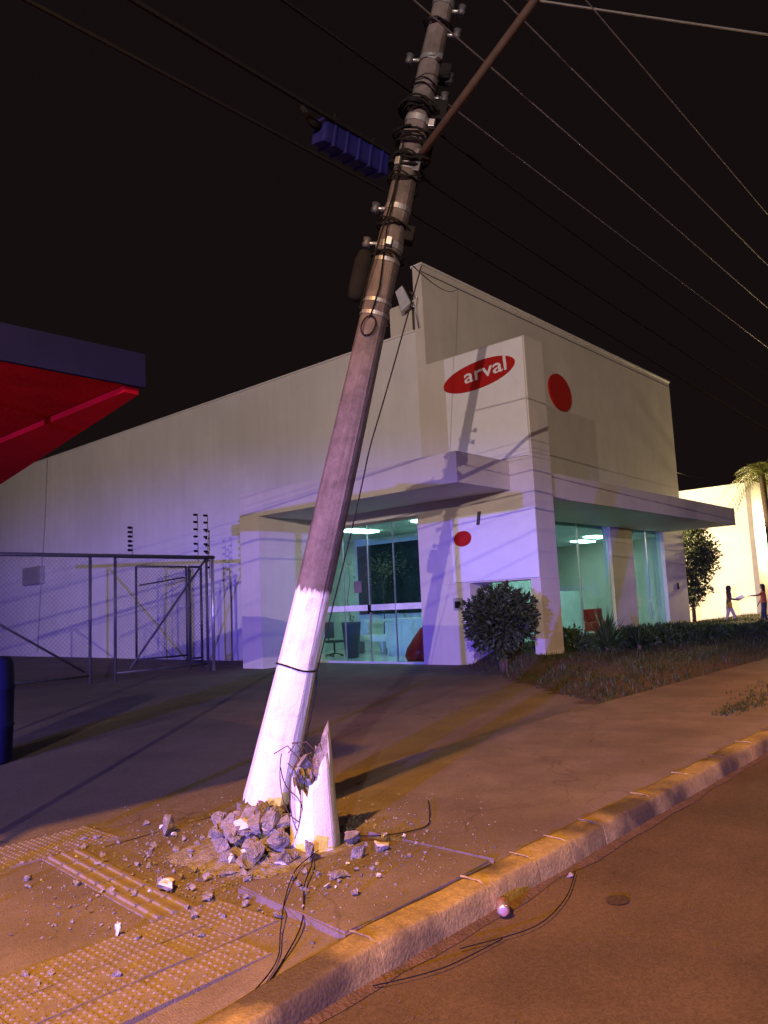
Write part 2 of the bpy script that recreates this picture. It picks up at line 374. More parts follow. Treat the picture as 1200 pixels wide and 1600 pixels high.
kl = MB(); kl.box(34, 90, 2.445, 2.62, -0.02, 0.14, 0.02); kl.build('kerb_run', 'kerb', kerb)
# gutter dirt along the kerb foot and small grit
def hull(seed, sz, flat=0.7, n=11, paint=False):
    r = random.Random(seed); bm = bmesh.new()
    for _ in range(n):
        v = Vector((r.gauss(0, 1), r.gauss(0, 1), r.gauss(0, 1))).normalized()*r.uniform(0.75, 1.0)
        bm.verts.new((v.x*sz*r.uniform(.7, 1.1), v.y*sz*r.uniform(.6, 0.95), v.z*sz*flat))
    res = bmesh.ops.convex_hull(bm, input=bm.verts)
    bmesh.ops.delete(bm, geom=[v for v in bm.verts if not v.link_faces], context='VERTS')
    return bm
grit_meshes = []
def scatter(name, pts, m, smin, smax, parent=None, label=None):
    V, F = [], []
    for (x, y, z) in pts:
        s = rnd.uniform(smin, smax)*(1 if rnd.random() < .8 else 1.7); bm = hull(rnd.randrange(10**6), s, 0.6, 7)
        bm.verts.index_update(); o = len(V)
        for v in bm.verts: V.append((x+v.co.x, y+v.co.y, z+v.co.z+s*0.25))
        for f in bm.faces: F.append([o+v.index for v in f.verts])
        bm.free()
    ob = soup(name, V, F, m, parent)
    return stuff(ob)
pts = [(rnd.uniform(-1, 11), 2.43-abs(rnd.gauss(0, .05)), 0.002) for _ in range(500)]+[(rnd.uniform(1, 8), rnd.uniform(.2, 2.4), 0.002) for _ in range(160)]+[(rnd.uniform(3.8, 12), rnd.uniform(2.6, 4.9), 0.148) for _ in range(220)]
g = scatter('gutter_grit', pts, 'soil', 0.003, 0.010); g['label'] = 'loose dirt and grit lying along the foot of the kerb'; g['category'] = 'grit'
gd = MB()
for i in range(60):
    x0 = -1.5+i*0.2; w0 = 0.06+0.05*nz(x0, 1, 2.2); w1 = 0.06+0.05*nz(x0+.2, 1, 2.2)
    gd.face([(x0, 2.44-max(.01, w0), 0.0038), (x0+.2, 2.44-max(.01, w1), 0.0038), (x0+.2, 2.46, 0.022), (x0, 2.46, 0.022)])
struct(gd.build('gutter_dirt', 'soil'))
# dark spots on the asphalt
b = MB(); b.face([(3.98+0.075*math.cos(t*math.pi/12)*(1+.15*nz(t, 1, .4)), 1.99+0.06*math.sin(t*math.pi/12)*(1+.2*nz(t, 4, .4)), 0.0055) for t in range(24)])
struct(b.build('road_stain', 'stain'))

# ------------------------------------------------------------------ lawn and planting bed
def bedx(y): return 9.9+0.87*(y-4.8)
def lawnz(x, y):
    e = min(max((x-bedx(y))/1.2, 0), 1)*min(max((y-5.0)/1.0, 0), 1)
    return 0.10+e*(0.10+0.22*min(max((y-7)/3, 0), 1)+0.04*nz(x, y, 0.7))
struct(grid('lawn', 9.6, 40, 4.98, 11.8, 0.3, lawnz, 'soil', lambda x, y: x > bedx(y)-0.1+0.3*nz(x, y, 1.5)))
V, F = [], []
for _ in range(26000):
    x = 9.8+30*rnd.random()**1.5; y = rnd.uniform(5.02, 11.7)
    if x < bedx(y)+0.12*rnd.gauss(0, 1): continue
    if noise.noise(Vector((x*.8, y*.8, 9))) < -0.22 and rnd.random() < .75: continue
    z = lawnz(x, y)-0.01; h = rnd.uniform(.04, .12); a = rnd.uniform(0, 6.28); w = 0.012; o = len(V)
    dx, dy = math.cos(a)*w, math.sin(a)*w; lx, ly = rnd.gauss(0, .03), rnd.gauss(0, .03)
    V += [(x-dx, y-dy, z), (x+dx, y+dy, z), (x+lx, y+ly, z+h)]; F.append((o, o+1, o+2))
for _ in range(5000):
    x = rnd.uniform(9.5, 32); y = 3.25+0.28*rnd.gauss(0, 1)*min(1, (x-9)/3)
    if not 2.75 < y < 3.9: continue
    z = 0.148; h = rnd.uniform(.02, .06); a = rnd.uniform(0, 6.28); w = 0.01; o = len(V)
    dx, dy = math.cos(a)*w, math.sin(a)*w
    V += [(x-dx, y-dy, z), (x+dx, y+dy, z), (x+rnd.gauss(0, .02), y+rnd.gauss(0, .02), z+h)]; F.append((o, o+1, o+2))
g = stuff(soup('grass', V, F, 'grass')); g['label'] = 'short dark grass on the bed in front of the shop windows'; g['category'] = 'grass'
# ------------------------------------------------------------------ the shop building
xL, yF = 15.4, 11.9
shop = empty('shop_building', 'cream single-storey shop with tall front parapet, entrance portal and glass front', 'building', (xL, yF, 0.1))
def part(name, m, boxes, bev=0.0, parent=shop):
    b = MB()
    for bx in boxes: b.box(*bx, bev)
    o = b.build(name, m, None); o.parent = parent; o.matrix_parent_inverse = Matrix.Translation(Vector((-xL, -yF, -0.1))); return o
def sub(o, parent):
    o.parent = parent; return o
part('side_wall', 'side', [(15.4, 15.65, 16.3, 46, 0, 8.75), (15.401, 15.65, 12.2, 16.3, 3.90, 8.75)])
part('wall_coping', 'side', [(15.36, 15.70, 12.2, 46.02, 8.75, 8.80)])
part('door_pillar', 'wall', [(15.4, 15.65, 11.9, 12.46, 0, 3.90), (15.401, 15.65, 11.9, 12.199, 3.90, 8.75)])
fw = part('front_wall', 'wall', [(15.401, 32.2, 11.905, 12.2, 8.752, 10.5), (15.651, 32.2, 11.905, 12.2, 4.12, 8.752), (25.4, 27.2, 11.905, 12.2, 0, 4.12), (30.1, 32.2, 11.905, 12.2, 0, 4.12), (31.95, 32.2, 12.2, 46, 0, 10.5), (16.3, 25.4, 11.95, 12.15, 0, 0.38), (27.2, 30.1, 11.95, 12.15, 0, 0.38)])
part('parapet_coping', 'side', [(15.37, 32.24, 11.86, 12.24, 10.5, 10.56)])
part('parapet_flashing', 'trimdark', [(15.39, 32.22, 11.893, 11.9, 10.30, 10.325)])
part('parapet_return', 'wall', [(15.45, 15.75, 12.2, 13.1, 8.75, 9.65)])
part('parapet_post', 'trimdark', [(15.42, 15.50, 12.22, 12.30, 8.8, 9.6)])
part('roof', 'grey', [(15.66, 31.94, 12.21, 45.9, 8.3, 8.45)])
part('rear_wall', 'side', [(15.65, 31.95, 45.7, 46.0, 0, 8.75)])
part('fin_wall', 'wall', [(15.4, 16.25, 8.97, 11.904, 2.06, 7.78)], 0.012)
part('fin_leg', 'wall', [(15.4, 16.25, 8.97, 9.22, 0, 2.06)])
part('fin_base', 'wall', [(15.4, 16.25, 10.92, 11.903, 0, 2.06)])
part('portal_canopy', 'wall', [(13.3, 15.399, 9.6, 17.1, 4.17, 4.86)], 0.012)
part('portal_pier', 'wall', [(13.3, 15.399, 16.27, 17.09, 0, 4.17)])
part('window_canopy', 'wall', [(16.251, 30.0, 9.1, 11.904, 4.0, 4.62)], 0.012)
ic = part('intercom', 'meter', [(15.36, 15.4, 11.15, 11.42, 1.42, 1.72)], 0.008)
part('intercom_screen', 'black', [(15.352, 15.36, 11.20, 11.37, 1.47, 1.64)], 0.0, shop)
ws = part('wall_switch', 'black', [(31.1, 31.2, 11.86, 11.904, 1.75, 2.0)], 0.006)
# entrance glazing: glass leaves with rails
ys = [12.46, 13.42, 14.35, 15.3, 16.3]
for i, (a, c) in enumerate(zip(ys, ys[1:])):
    p = part('door_leaf', 'glass', [(15.505, 15.515, a+.012, c-.012, 0.14, 3.88)])
    e = part('leaf_edge', 'steel', [(15.49, 15.53, a-.010, a+.012, 0.12, 3.88)])
part('frosted_band', 'white', [(15.496, 15.502, 12.5, 16.25, 1.50, 1.66)])
part('door_handle', 'steel', [(15.42, 15.45, 14.24, 14.28, 1.15, 1.45), (15.45, 15.505, 14.25, 14.27, 1.18, 1.2), (15.45, 15.505, 14.25, 14.27, 1.40, 1.42)])
part('door_lock', 'black', [(15.47, 15.55, 14.30, 14.40, 1.42, 1.66)])
part('door_header', 'steel', [(15.45, 15.58, 12.46, 16.3, 3.84, 3.90)])
part('door_sill', 'floor', [(15.38, 15.66, 12.46, 16.3, 0.05, 0.15)])
part('door_notice', 'tactile', [(15.490, 15.497, 14.62, 14.9, 2.0, 2.32)])
# front windows
wx = [16.32, 18.6, 20.9, 23.2, 25.4]
for a, c in zip(wx, wx[1:]):
    part('window_pane', 'glass', [(a+.015, c-.015, 12.045, 12.055, 0.38, 4.10)])
    part('window_frame', 'steel', [(c-.02, c+.02, 12.02, 12.08, 0.38, 4.1)])
for a, c in ((27.2, 28.65), (28.65, 30.1)):
    part('window_pane', 'glass', [(a+.015, c-.015, 12.045, 12.055, 0.38, 4.10)])
    part('window_frame', 'steel', [(a-.015, a+.02, 12.02, 12.08, 0.38, 4.1)])
# the inside
part('shop_floor', 'floor', [(15.66, 31.9, 12.21, 24, 0.0, 0.13)])
part('shop_ceiling', 'inwall', [(15.66, 31.9, 12.21, 24, 3.95, 4.05)])
part('inner_wall', 'inwall', [(15.66, 31.9, 20.0, 20.15, 0.13, 3.95), (19.6, 19.7, 15.9, 20.0, 0.13, 3.95)])
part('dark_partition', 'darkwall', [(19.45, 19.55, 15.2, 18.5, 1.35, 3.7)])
part('inner_partition', 'inwall', [(24.6, 24.75, 14.6, 20, 0.13, 3.95), (19.8, 31.9, 16.4, 16.5, 0.13, 1.9)])  # the low one stands in for the pale building reflected in the glass
for x, y in ((17.2, 13.4), (17.2, 16.2), (21.5, 13.9), (23.4, 15.4), (28.2, 13.8), (29.8, 15.2)):
    part('ceiling_light', 'tube', [(x-.6, x+.6, y-.25, y+.25, 3.90, 3.945)])
# furniture inside
d = MB(); d.box(17.4, 18.3, 13.9, 15.6, 1.14, 1.22, .01).box(17.45, 17.5, 13.95, 15.55, 0.36, 1.14).box(17.5, 18.25, 13.95, 14.0, 0.13, 1.14).box(17.5, 18.25, 15.5, 15.55, 0.13, 1.14).box(17.55, 17.6, 14.0, 15.5, 0.13, 0.4)
t = empty('reception_desk', 'white reception desk behind the right-hand door leaf', 'desk', (17.9, 14.7, .13))
o = d.build('desk_body', 'white', t); o.location = (-17.9, -14.7, -.13)
t = empty('waiting_bench', 'low white bench left of the reception desk inside the entrance', 'bench', (18.2, 16.7, .13))
o = MB().box(17.9, 18.5, 14.5, 16.0, 0.52, 0.72, .03).build('seat', 'white', t); o.location = (-18.2, -15.2, -.13)
for yy in (14.5, 15.92):
    o = MB().box(17.9, 18.5, yy, yy+.08, 0.13, 0.52).build('side_panel', 'meter', t); o.location = (-18.2, -15.2, -.13)
t = empty('office_chair', 'dark office chair at the left edge of the entrance glass', 'chair', (17.0, 17.3, .13))
c = MB(); c.box(-.24, .24, -.24, .24, .42, .50, .03); c.build('seat', 'pot', t)
c = MB(); c.box(-.22, .22, .20, .27, .55, 1.05, .03); c.build('backrest', 'pot', t)
c = MB(); c.tube([(0, 0, .06), (0, 0, .42)], .025); c.build('post', 'black', t); c = MB(); c.tube([(0, .23, .45), (0, .24, .6)], .02); c.build('back_bar', 'black', t)
for k in range(5):
    c = MB(); a = k*2*math.pi/5; c.tube([(0, 0, .1), (.28*math.cos(a), .28*math.sin(a), .05)], .018); c.tube([(.28*math.cos(a)-.02, .28*math.sin(a), .03), (.28*math.cos(a)+.02, .28*math.sin(a), .03)], .03, 8); c.build('castor_leg', 'black', t)
t = empty('potted_plant', 'thin-stemmed plant in a tall slate pot behind the door', 'plant', (16.6, 16.15, .13))
c = MB(); c.lathe([(.17, 0), (.20, .02), (.29, .98), (.30, 1.05), (.28, 1.05), (.27, 1.0)], 20); c.build('pot', 'pot', t)
c = MB(); c.tube([(0, 0, .7), (.02, .03, 1.1), (-.03, .08, 1.7), (.05, .02, 2.3), (.02, .10, 2.9)], [.014, .013, .011, .009, .004], 6); c.build('stem', 'bark', t)
V, F = [], []
for k in range(70):
    s = rnd.uniform(.7, 1); base = Vector((rnd.gauss(0, .05), rnd.gauss(0, .05), 1.0+.25*rnd.random())) if k < 40 else Vector((.03+rnd.gauss(0, .08), .06+rnd.gauss(0, .10), 2.3+.6*rnd.random()))
    a = rnd.uniform(0, 6.28); dv = Vector((math.cos(a), math.sin(a), rnd.uniform(-.2, .8)))*.13*s; sd = Vector((-math.sin(a), math.cos(a), 0))*.025; n0 = len(V)
    V += [base, base+dv*.5+sd, base+dv, base+dv*.5-sd]; F.append((n0, n0+1, n0+2, n0+3))
soup('leaves', V, F, 'paleleaf', t)
t = empty('tree_reflection_plant', 'pale leafy twigs standing in for a tree reflected in the dark partition', 'plant', (19.0, 17.0, .13))  # added plant in place of the tree reflection in the dark glass
c = MB(); c.lathe([(.14, 0), (.2, .45), (.17, .45)], 16); c.build('pot', 'white', t)
c = MB(); c.tube([(0, 0, .4), (.03, -.04, 1.4), (0, -.05, 2.3)], [.02, .016, .01], 6)
for k in range(9):
    a = rnd.uniform(0, 6.28); c.tube([(0, -.05, 1.8+.06*k), (.3*math.cos(a), -.05+.4*math.sin(a), 2.3+.1*k)], .006, 4)
c.build('stem', 'bark', t)
V, F = [], []
for k in range(380):
    base = Vector((rnd.gauss(0, .2), -.25+rnd.gauss(0, .38), 2.75+rnd.gauss(0, .24))); a = rnd.uniform(0, 6.28)
    dv = Vector((math.cos(a), math.sin(a), rnd.uniform(-.8, .5)))*.10; sd = Vector((-math.sin(a), math.cos(a), .2))*.022; n0 = len(V)
    V += [base, base+dv*.5+sd, base+dv, base+dv*.5-sd]; F.append((n0, n0+1, n0+2, n0+3))
soup('leaves', V, F, 'paleleaf', t)
# red slumped bean bag by the pillar
c = MB()
prof = [(.02, 0), (.34, .01), (.42, .12), (.38, .34), (.26, .56), (.15, .74), (.08, .86), (.03, .90)]
c.lathe(prof, 22)
for v in c.bm.verts:
    w = noise.noise(v.co*5)*.05; v.co.x += w+v.co.z*.04; v.co.y += w*.8-v.co.z*.14; v.co.z += .03*noise.noise(v.co*4)*(v.co.z > .05)
tag(c.build('bean_bag', 'red', None, (16.05, 13.12, .13)), 'red slumped bean bag behind the glass next to the pillar', 'bean bag')
t = empty('cabinet', 'brown wooden cabinet standing in for a building base reflected in the wide front window', 'cabinet', (22.3, 15.2, .13))  # added in place of the brown base of a reflected building
c = MB(); c.box(-1.5, 1.5, -.25, .25, .08, .95); c.build('carcass', 'wood', t)
for k in range(4): MB().box(-1.48+.75*k, -.77+.75*k, -.27, -.252, .12, .92, .005).build('cabinet_door', 'wood', t)
t = empty('car_reflection_seat', 'red low seat standing in for a red car reflected in the narrow right window', 'seat', (28.9, 14.2, .13))  # added in place of a red car's reflection in the pane
MB().box(-.7, .7, -.4, .4, .12, .5, .06).build('seat', 'red', t); MB().box(-.7, .7, .28, .42, .5, 1.0, .05).build('backrest', 'red', t)

# ------------------------------------------------------------------ signs on the fin and the facade
def oval(cx, cz, a, bb, tilt, n=36, e=2.0):
    out = []
    for k in range(n):
        t = 2*math.pi*k/n; u = a*math.copysign(abs(math.cos(t))**(2/e), math.cos(t)); v = bb*math.copysign(abs(math.sin(t))**(2/e), math.sin(t))
        out.append((cx+u*math.cos(tilt)-v*math.sin(tilt), cz+u*math.sin(tilt)+v*math.cos(tilt)))
    return out
s1 = empty('fin_sign', 'upper white fin sign with red oval reading arval', 'sign', (15.4, 10.15, 4.9))
MB().box(-.05, -.003, -1.15, 1.14, 0.02, 2.84, .006).build('panel', 'sign', s1)
c = MB(); c.prism([(0, -u, v) for u, v in oval(-.12, 2.2, 1.06, .34, R(5))], (-.075, 0, 0), (-.051, 0, 0)); c.build('red_oval', 'red', s1)
fc = bpy.data.curves.new('letters', 'FONT'); fc.body = 'arval'; fc.size = 0.62; fc.extrude = 0.006; fc.space_character = 1.0; fc.offset = 0.006
fo = bpy.data.objects.new('tmp_letters', fc); col.objects.link(fo)
dg = bpy.context.evaluated_depsgraph_get(); me = bpy.data.meshes.new_from_object(fo.evaluated_get(dg)); bpy.data.objects.remove(fo)
me.materials.clear(); me.materials.append(M['sign'])
def letters(parent, loc, rotz, sx, sy, tilt):
    o = link('letters', me, parent); o.matrix_local = Matrix.Translation(loc) @ Matrix.Rotation(rotz, 4, 'Z') @ Matrix.Rotation(R(90), 4, 'X') @ Matrix.Rotation(tilt, 4, 'Z') @ Matrix.Diagonal((sx, sy, 1, 1))
    return o
letters(s1, (-.083, .52, 2.06), R(-90), 1.08, .80, R(4))
s2 = empty('hanging_sign', 'lower white fin sign board above the clipped shrub', 'sign', (15.4, 10.15, 2.1))
MB().box(-.07, -.003, -1.2, 1.2, 0.0, 1.6, .006).build('panel', 'sign', s2)
c = MB(); c.prism([(0, -u, v) for u, v in oval(-.85, 1.05, .26, .19, R(5))], (-.09, 0, 0), (-.071, 0, 0)); c.build('red_oval', 'red', s2)
c = MB(); c.prism([(0, .42, 1.34), (0, .33, 1.34), (0, .27, 1.66), (0, .36, 1.66)], (-.09, 0, 0), (-.071, 0, 0)); c.build('dark_stroke', 'trimdark', s2)
s3 = empty('facade_sign', 'red oval sign plate high on the street-side front wall', 'sign', (22.8, 11.9, 8.2))
c = MB(); c.prism([(u, 0, v) for u, v in oval(-.35, .1, .75, .60, R(-14))], (0, -.06, 0), (0, -.004, 0)); c.build('red_oval', 'red', s3)

# rooftop floodlight, meter box, wall cable
t = empty('roof_floodlight', 'white floodlight on a bracket at the roof corner behind the pole', 'floodlight', (15.2, 12.45, 9.0))
c = MB(); c.prism([(-.1, -.05, .30), (-.1, -.38, .42), (-.1, -.12, .98), (-.1, .12, .88)], (0, 0, 0), (.16, .06, 0)); c.build('housing', 'lampblock', t)
c = MB(); c.tube([(.1, -.45, -.2), (.05, -.40, .35), (.05, -.48, .6), (0, -.3, .78)], .022); c.tube([(.05, -.4, .35), (.05, -.2, .45)], .02); c.build('bracket', 'steel', t)
t = empty('meter_box', 'small grey meter box on the long side wall', 'box', (15.4, 34.4, 3.25))
MB().box(-.22, -.001, -.9, .9, 0, .78, .02).build('case', 'meter', t); MB().box(-.25, -.22, -.8, .8, .06, .70, .01).build('cover', 'grey', t)
c = MB(); c.tube([(15.36, 33.32, 8.75), (15.36, 33.5, 6), (15.36, 33.75, 4.0), (15.36, 34.1, .3)], .035, 5)
tag(c.build('downpipe', 'meter'), 'thin dark conduit running down the side wall past the meter box', 'conduit')

# ------------------------------------------------------------------ chain-link gates
def netting(x0, x1, z0, z1, p=0.075, w=0.0022):
    b = MB(); H = z1-z0; L = x1-x0
    for sgn in (1, -1):
        k = -H
        while k < L:
            a0, a1 = max(k, 0), min(k+H, L)
            if a1 > a0:
                za, zb = a0-k, a1-k
                if sgn < 0: za, zb = H-za, H-zb
                p0 = Vector((x0+a0, 0.002*sgn, z0+za)); p1 = Vector((x0+a1, 0.002*sgn, z0+zb)); d = (p1-p0).normalized(); u = Vector((-d.z, 0, d.x))*w; v = Vector((0, w, 0))
                q = [b.bm.verts.new(p0+u), b.bm.verts.new(p0-u*.5+v), b.bm.verts.new(p0-u*.5-v), b.bm.verts.new(p1+u), b.bm.verts.new(p1-u*.5+v), b.bm.verts.new(p1-u*.5-v)]
                for f in ((0, 1, 4, 3), (1, 2, 5, 4), (2, 0, 3, 5)): b.bm.faces.new([q[i] for i in f])
            k += p*1.414
    return b
def gate(name, label, x0, x1, y, zt, brace, r=.035, zb=.2):
    t = empty(name, label, 'gate', (x0, y, .1)); W = x1-x0
    for x in (0, W):
        c = MB(); c.tube([(x, 0, 0), (x, 0, zt-.1)], r, 10); c.build('post', 'dsteel', t)
    c = MB(); c.tube([(0, 0, zt-.1), (W, 0, zt-.1)], r, 10); c.build('top_rail', 'dsteel', t)
    c = MB(); c.tube([(0, 0, zb), (W, 0, zb)], r*.8, 10); c.build('bottom_rail', 'dsteel', t)
    c = MB(); a, bz = brace; c.tube([(a[0], -.03, a[1]), (bz[0], -.03, bz[1])], r*.8, 8); c.build('brace', 'dsteel', t)
    n = netting(.03, W-.03, zb+.02, zt-.14).build('netting', 'dsteel', t); stuff(n)
    return t
yG = 17.37
c = MB(); c.tube([(3.0, yG-.09, 3.08), (12.55, yG-.09, 3.12)], .045, 10); tag(c.build('gate_header_rail', 'dsteel'), 'long dark pipe running along the top of the chain-link gates', 'pipe')
gate('chain_link_gate', 'wide chain-link gate leaf at the left edge with a diagonal brace', 4.6, 9.06, yG, 3.1, ((.1, 2.9), (4.3, .3)))
gate('chain_link_gate', 'chain-link gate leaf whose brace rises to the galvanised post', 9.7, 12.36, yG, 3.1, ((.35, .25), (2.6, 2.95)))
gate('chain_link_gate', 'narrow dark chain-link gate in the yard between the fence and the side wall', 13.0, 14.85, 22.0, 3.2, ((.1, 2.5), (1.75, 2.75)))
gate('chain_link_gate', 'short chain-link side panel right next to the galvanised post', 12.62, 13.02, yG+1.2, 2.95, ((.02, .3), (.35, .3)))
c = MB(); c.tube([(12.55, yG, .1), (12.55, yG, 3.12)], .042, 12); c.lathe([(.05, 0), (.05, .03), (.02, .06), (.005, .07)], 12, (12.55, yG, 3.12))
tag(c.build('gate_post', 'steel'), 'bright galvanised gate post at the right end of the chain-link fence', 'post')
def epole(x, y, z0, z1, lab):
    t = empty('electric_fence_pole', lab, 'pole', (x, y, z0), 'electric fence poles over the gate')
    c = MB(); c.tube([(0, 0, 0), (0, 0, z1-z0)], .012, 6); c.build('rod', 'steel', t)
    n = 6
    for k in range(n):
        z = (z1-z0)*(.22+.75*k/(n-1)); c = MB(); c.tube([(-.012, 0, z), (-.05, 0, z), (-.12, 0, z)], [.02, .035, .03], 8); c.build('insulator', 'black', t)
    return t
epole(10.17, yG, 3.1, 3.85, 'electric fence pole in the middle of the gate top rail')
epole(12.10, yG, 3.0, 4.3, 'electric fence pole just left of the galvanised gate post')
epole(12.42, yG, 3.0, 4.3, 'electric fence pole directly above the galvanised gate post')
epole(12.90, yG+.6, 2.6, 3.95, 'electric fence pole between the galvanised post and the portal')

# ------------------------------------------------------------------ awning and drum at the left edge
t = empty('awning', 'red awning with a navy fascia jutting in at the left edge', 'awning', (1.0, 4.4, .1))
inv = (-1.0, -4.4, -.1)
A, B_, C_, D_ = (2.53, 4.22), (3.18, 7.93), (-.6, 8.3), (-.8, 4.35)
c = MB(); c.prism([(A[0], A[1], 3.0), (B_[0]-.0, B_[1], 3.0), (C_[0], C_[1], 3.0), (D_[0], D_[1], 3.0)], (0, 0, .03), (0, 0, .20)); o = c.build('roof_sheet', 'redfab', t, inv)
c = MB(); c.prism([(A[0]+.012, A[1]-.012, 3.02), (A[0]+.012, A[1]-.012, 3.235), (D_[0], D_[1]-.012, 3.235), (D_[0], D_[1]-.012, 3.03)], (0, -.03, 0), (0, 0, 0)); c.build('fascia', 'bluefab', t, inv)
c = MB(); c.prism([(A[0]-.10, A[1]+.02, 2.985), (A[0], A[1]+.02, 2.985), (B_[0], B_[1], 2.985), (B_[0]-.75, B_[1], 2.985)], (0, 0, 0), (0, 0, .04)); c.build('hem', 'redhem', t, inv)
for x, y in ((.75, 4.5), (1.35, 7.8)):
    c = MB(); c.tube([(x, y, .1), (x, y, 3.03)], .04, 10); c.build('post', 'dsteel', t, inv)
t = empty('plastic_drum', 'blue plastic drum standing at the left edge under the awning', 'drum', (3.45, 9.05, .1))
c = MB(); c.lathe([(.30, 0), (.33, .03), (.34, .38), (.355, .40), (.34, .42), (.345, .78), (.36, .80), (.345, .82), (.335, 1.06), (.30, 1.13), (.1, 1.15)], 28); c.build('shell', 'bluecase', t)
c = MB(); c.lathe([(.05, 1.14), (.05, 1.18), (.04, 1.19)], 12, (.15, .05, 0)); c.build('bung', 'black', t)
# ------------------------------------------------------------------ the snapped pole
P0 = Vector((3.641, 4.459, 0.22)); P1 = Vector((4.534, 3.136, 6.260)); AX = (P1-P0).normalized()
rot = AX.to_track_quat('Z', 'Y').to_matrix().to_4x4()
PMAT = Matrix.Translation(P0) @ rot
pole = empty('leaning_utility_pole', 'tall leaning concrete utility pole, white-painted foot, snapped off its stump', 'utility pole', (0, 0, 0)); pole.matrix_world = PMAT
def crad(t, n=8, k=0.55):
    """rounded octagon factor"""
    a = (t % (2*math.pi/n))-math.pi/n; return (1-k)+k*math.cos(math.pi/n)/math.cos(a)*1.02
PR = [(-.30, .190), (0, .180), (.14, .173), (1.02, .142), (1.53, .131), (2.45, .124), (3.13, .113), (3.63, .106), (4.5, .097), (5.34, .090), (6.25, .079), (8.2, .07)]
def prad(s):
    for (a, ra), (b_, rb) in zip(PR, PR[1:]):
        if s <= b_: return ra+(rb-ra)*(s-a)/(b_-a)
    return PR[-1][1]
# paint + bare concrete in one material: the whitewashed foot ends in a ragged brush line
def polemat(name, ztop):
    m = bpy.data.materials.new(name); nt, b = nodes(m); N, Lk = nt.nodes, nt.links
    tc = N.new('ShaderNodeTexCoord'); sp = N.new('ShaderNodeSeparateXYZ'); Lk.new(tc.outputs['Object'], sp.inputs[0])
    mp = N.new('ShaderNodeMapping'); mp.inputs['Scale'].default_value = (40, 40, 7); Lk.new(tc.outputs['Object'], mp.inputs[0])
    n1 = N.new('ShaderNodeTexNoise'); n1.inputs['Scale'].default_value = 1.0; n1.inputs['Detail'].default_value = 5; Lk.new(mp.outputs[0], n1.inputs['Vector'])
    ad = N.new('ShaderNodeMath'); ad.operation = 'MULTIPLY_ADD'; ad.inputs[1].default_value = 0.13; Lk.new(n1.outputs['Fac'], ad.inputs[0]); Lk.new(sp.outputs['Z'], ad.inputs[2])
    rp = N.new('ShaderNodeMapRange'); rp.inputs['From Min'].default_value = ztop+.05; rp.inputs['From Max'].default_value = ztop+.085; Lk.new(ad.outputs[0], rp.inputs['Value'])
    n2 = N.new('ShaderNodeTexNoise'); n2.inputs['Scale'].default_value = 7; n2.inputs['Detail'].default_value = 8; n2.inputs['Roughness'].default_value = .7; Lk.new(tc.outputs['Object'], n2.inputs['Vector'])
    c1 = N.new('ShaderNodeValToRGB'); e = c1.color_ramp.elements; e[0].position = .32; e[0].color = (.06, .05, .047, 1); e[1].position = .66; e[1].color = (.135, .112, .105, 1); Lk.new(n2.outputs['Fac'], c1.inputs[0])
    c2 = N.new('ShaderNodeValToRGB'); e = c2.color_ramp.elements; e[0].position = .27; e[0].color = (.42, .41, .40, 1); e[1].position = .45; e[1].color = (.60, .60, .61, 1); Lk.new(n2.outputs['Fac'], c2.inputs[0])
    n4 = N.new('ShaderNodeTexNoise'); n4.inputs['Scale'].default_value = 3.2; n4.inputs['Detail'].default_value = 9; n4.inputs['Roughness'].default_value = .75; Lk.new(tc.outputs['Object'], n4.inputs['Vector'])
    r4 = N.new('ShaderNodeMapRange'); r4.inputs['From Min'].default_value = .53; r4.inputs['From Max'].default_value = .66; r4.inputs['To Max'].default_value = .6; Lk.new(n4.outputs['Fac'], r4.inputs['Value'])
    md = N.new('ShaderNodeMix'); md.data_type = 'RGBA'; md.inputs[7].default_value = (.27, .22, .19, 1); Lk.new(r4.outputs[0], md.inputs[0]); Lk.new(c2.outputs[0], md.inputs[6])
    mx = N.new('ShaderNodeMix'); mx.data_type = 'RGBA'; Lk.new(rp.outputs[0], mx.inputs[0]); Lk.new(md.outputs[2], mx.inputs[6]); Lk.new(c1.outputs[0], mx.inputs[7])
    Lk.new(mx.outputs[2], b.inputs['Base Color']); b.inputs['Roughness'].default_value = .8; b.inputs['Specular IOR Level'].default_value = .25
    n3 = N.new('ShaderNodeTexNoise'); n3.inputs['Scale'].default_value = 70; n3.inputs['Detail'].default_value = 5; Lk.new(tc.outputs['Object'], n3.inputs['Vector'])
    bp = N.new('ShaderNodeBump'); bp.inputs['Strength'].default_value = .3; bp.inputs['Distance'].default_value = .012; Lk.new(n3.outputs['Fac'], bp.inputs['Height']); Lk.new(bp.outputs[0], b.inputs['Normal'])
    return m
M['pole'] = polemat('concrete_pole_whitewashed_foot', 1.56)
M['stump'] = polemat('concrete_stump_whitewashed', 2.5)
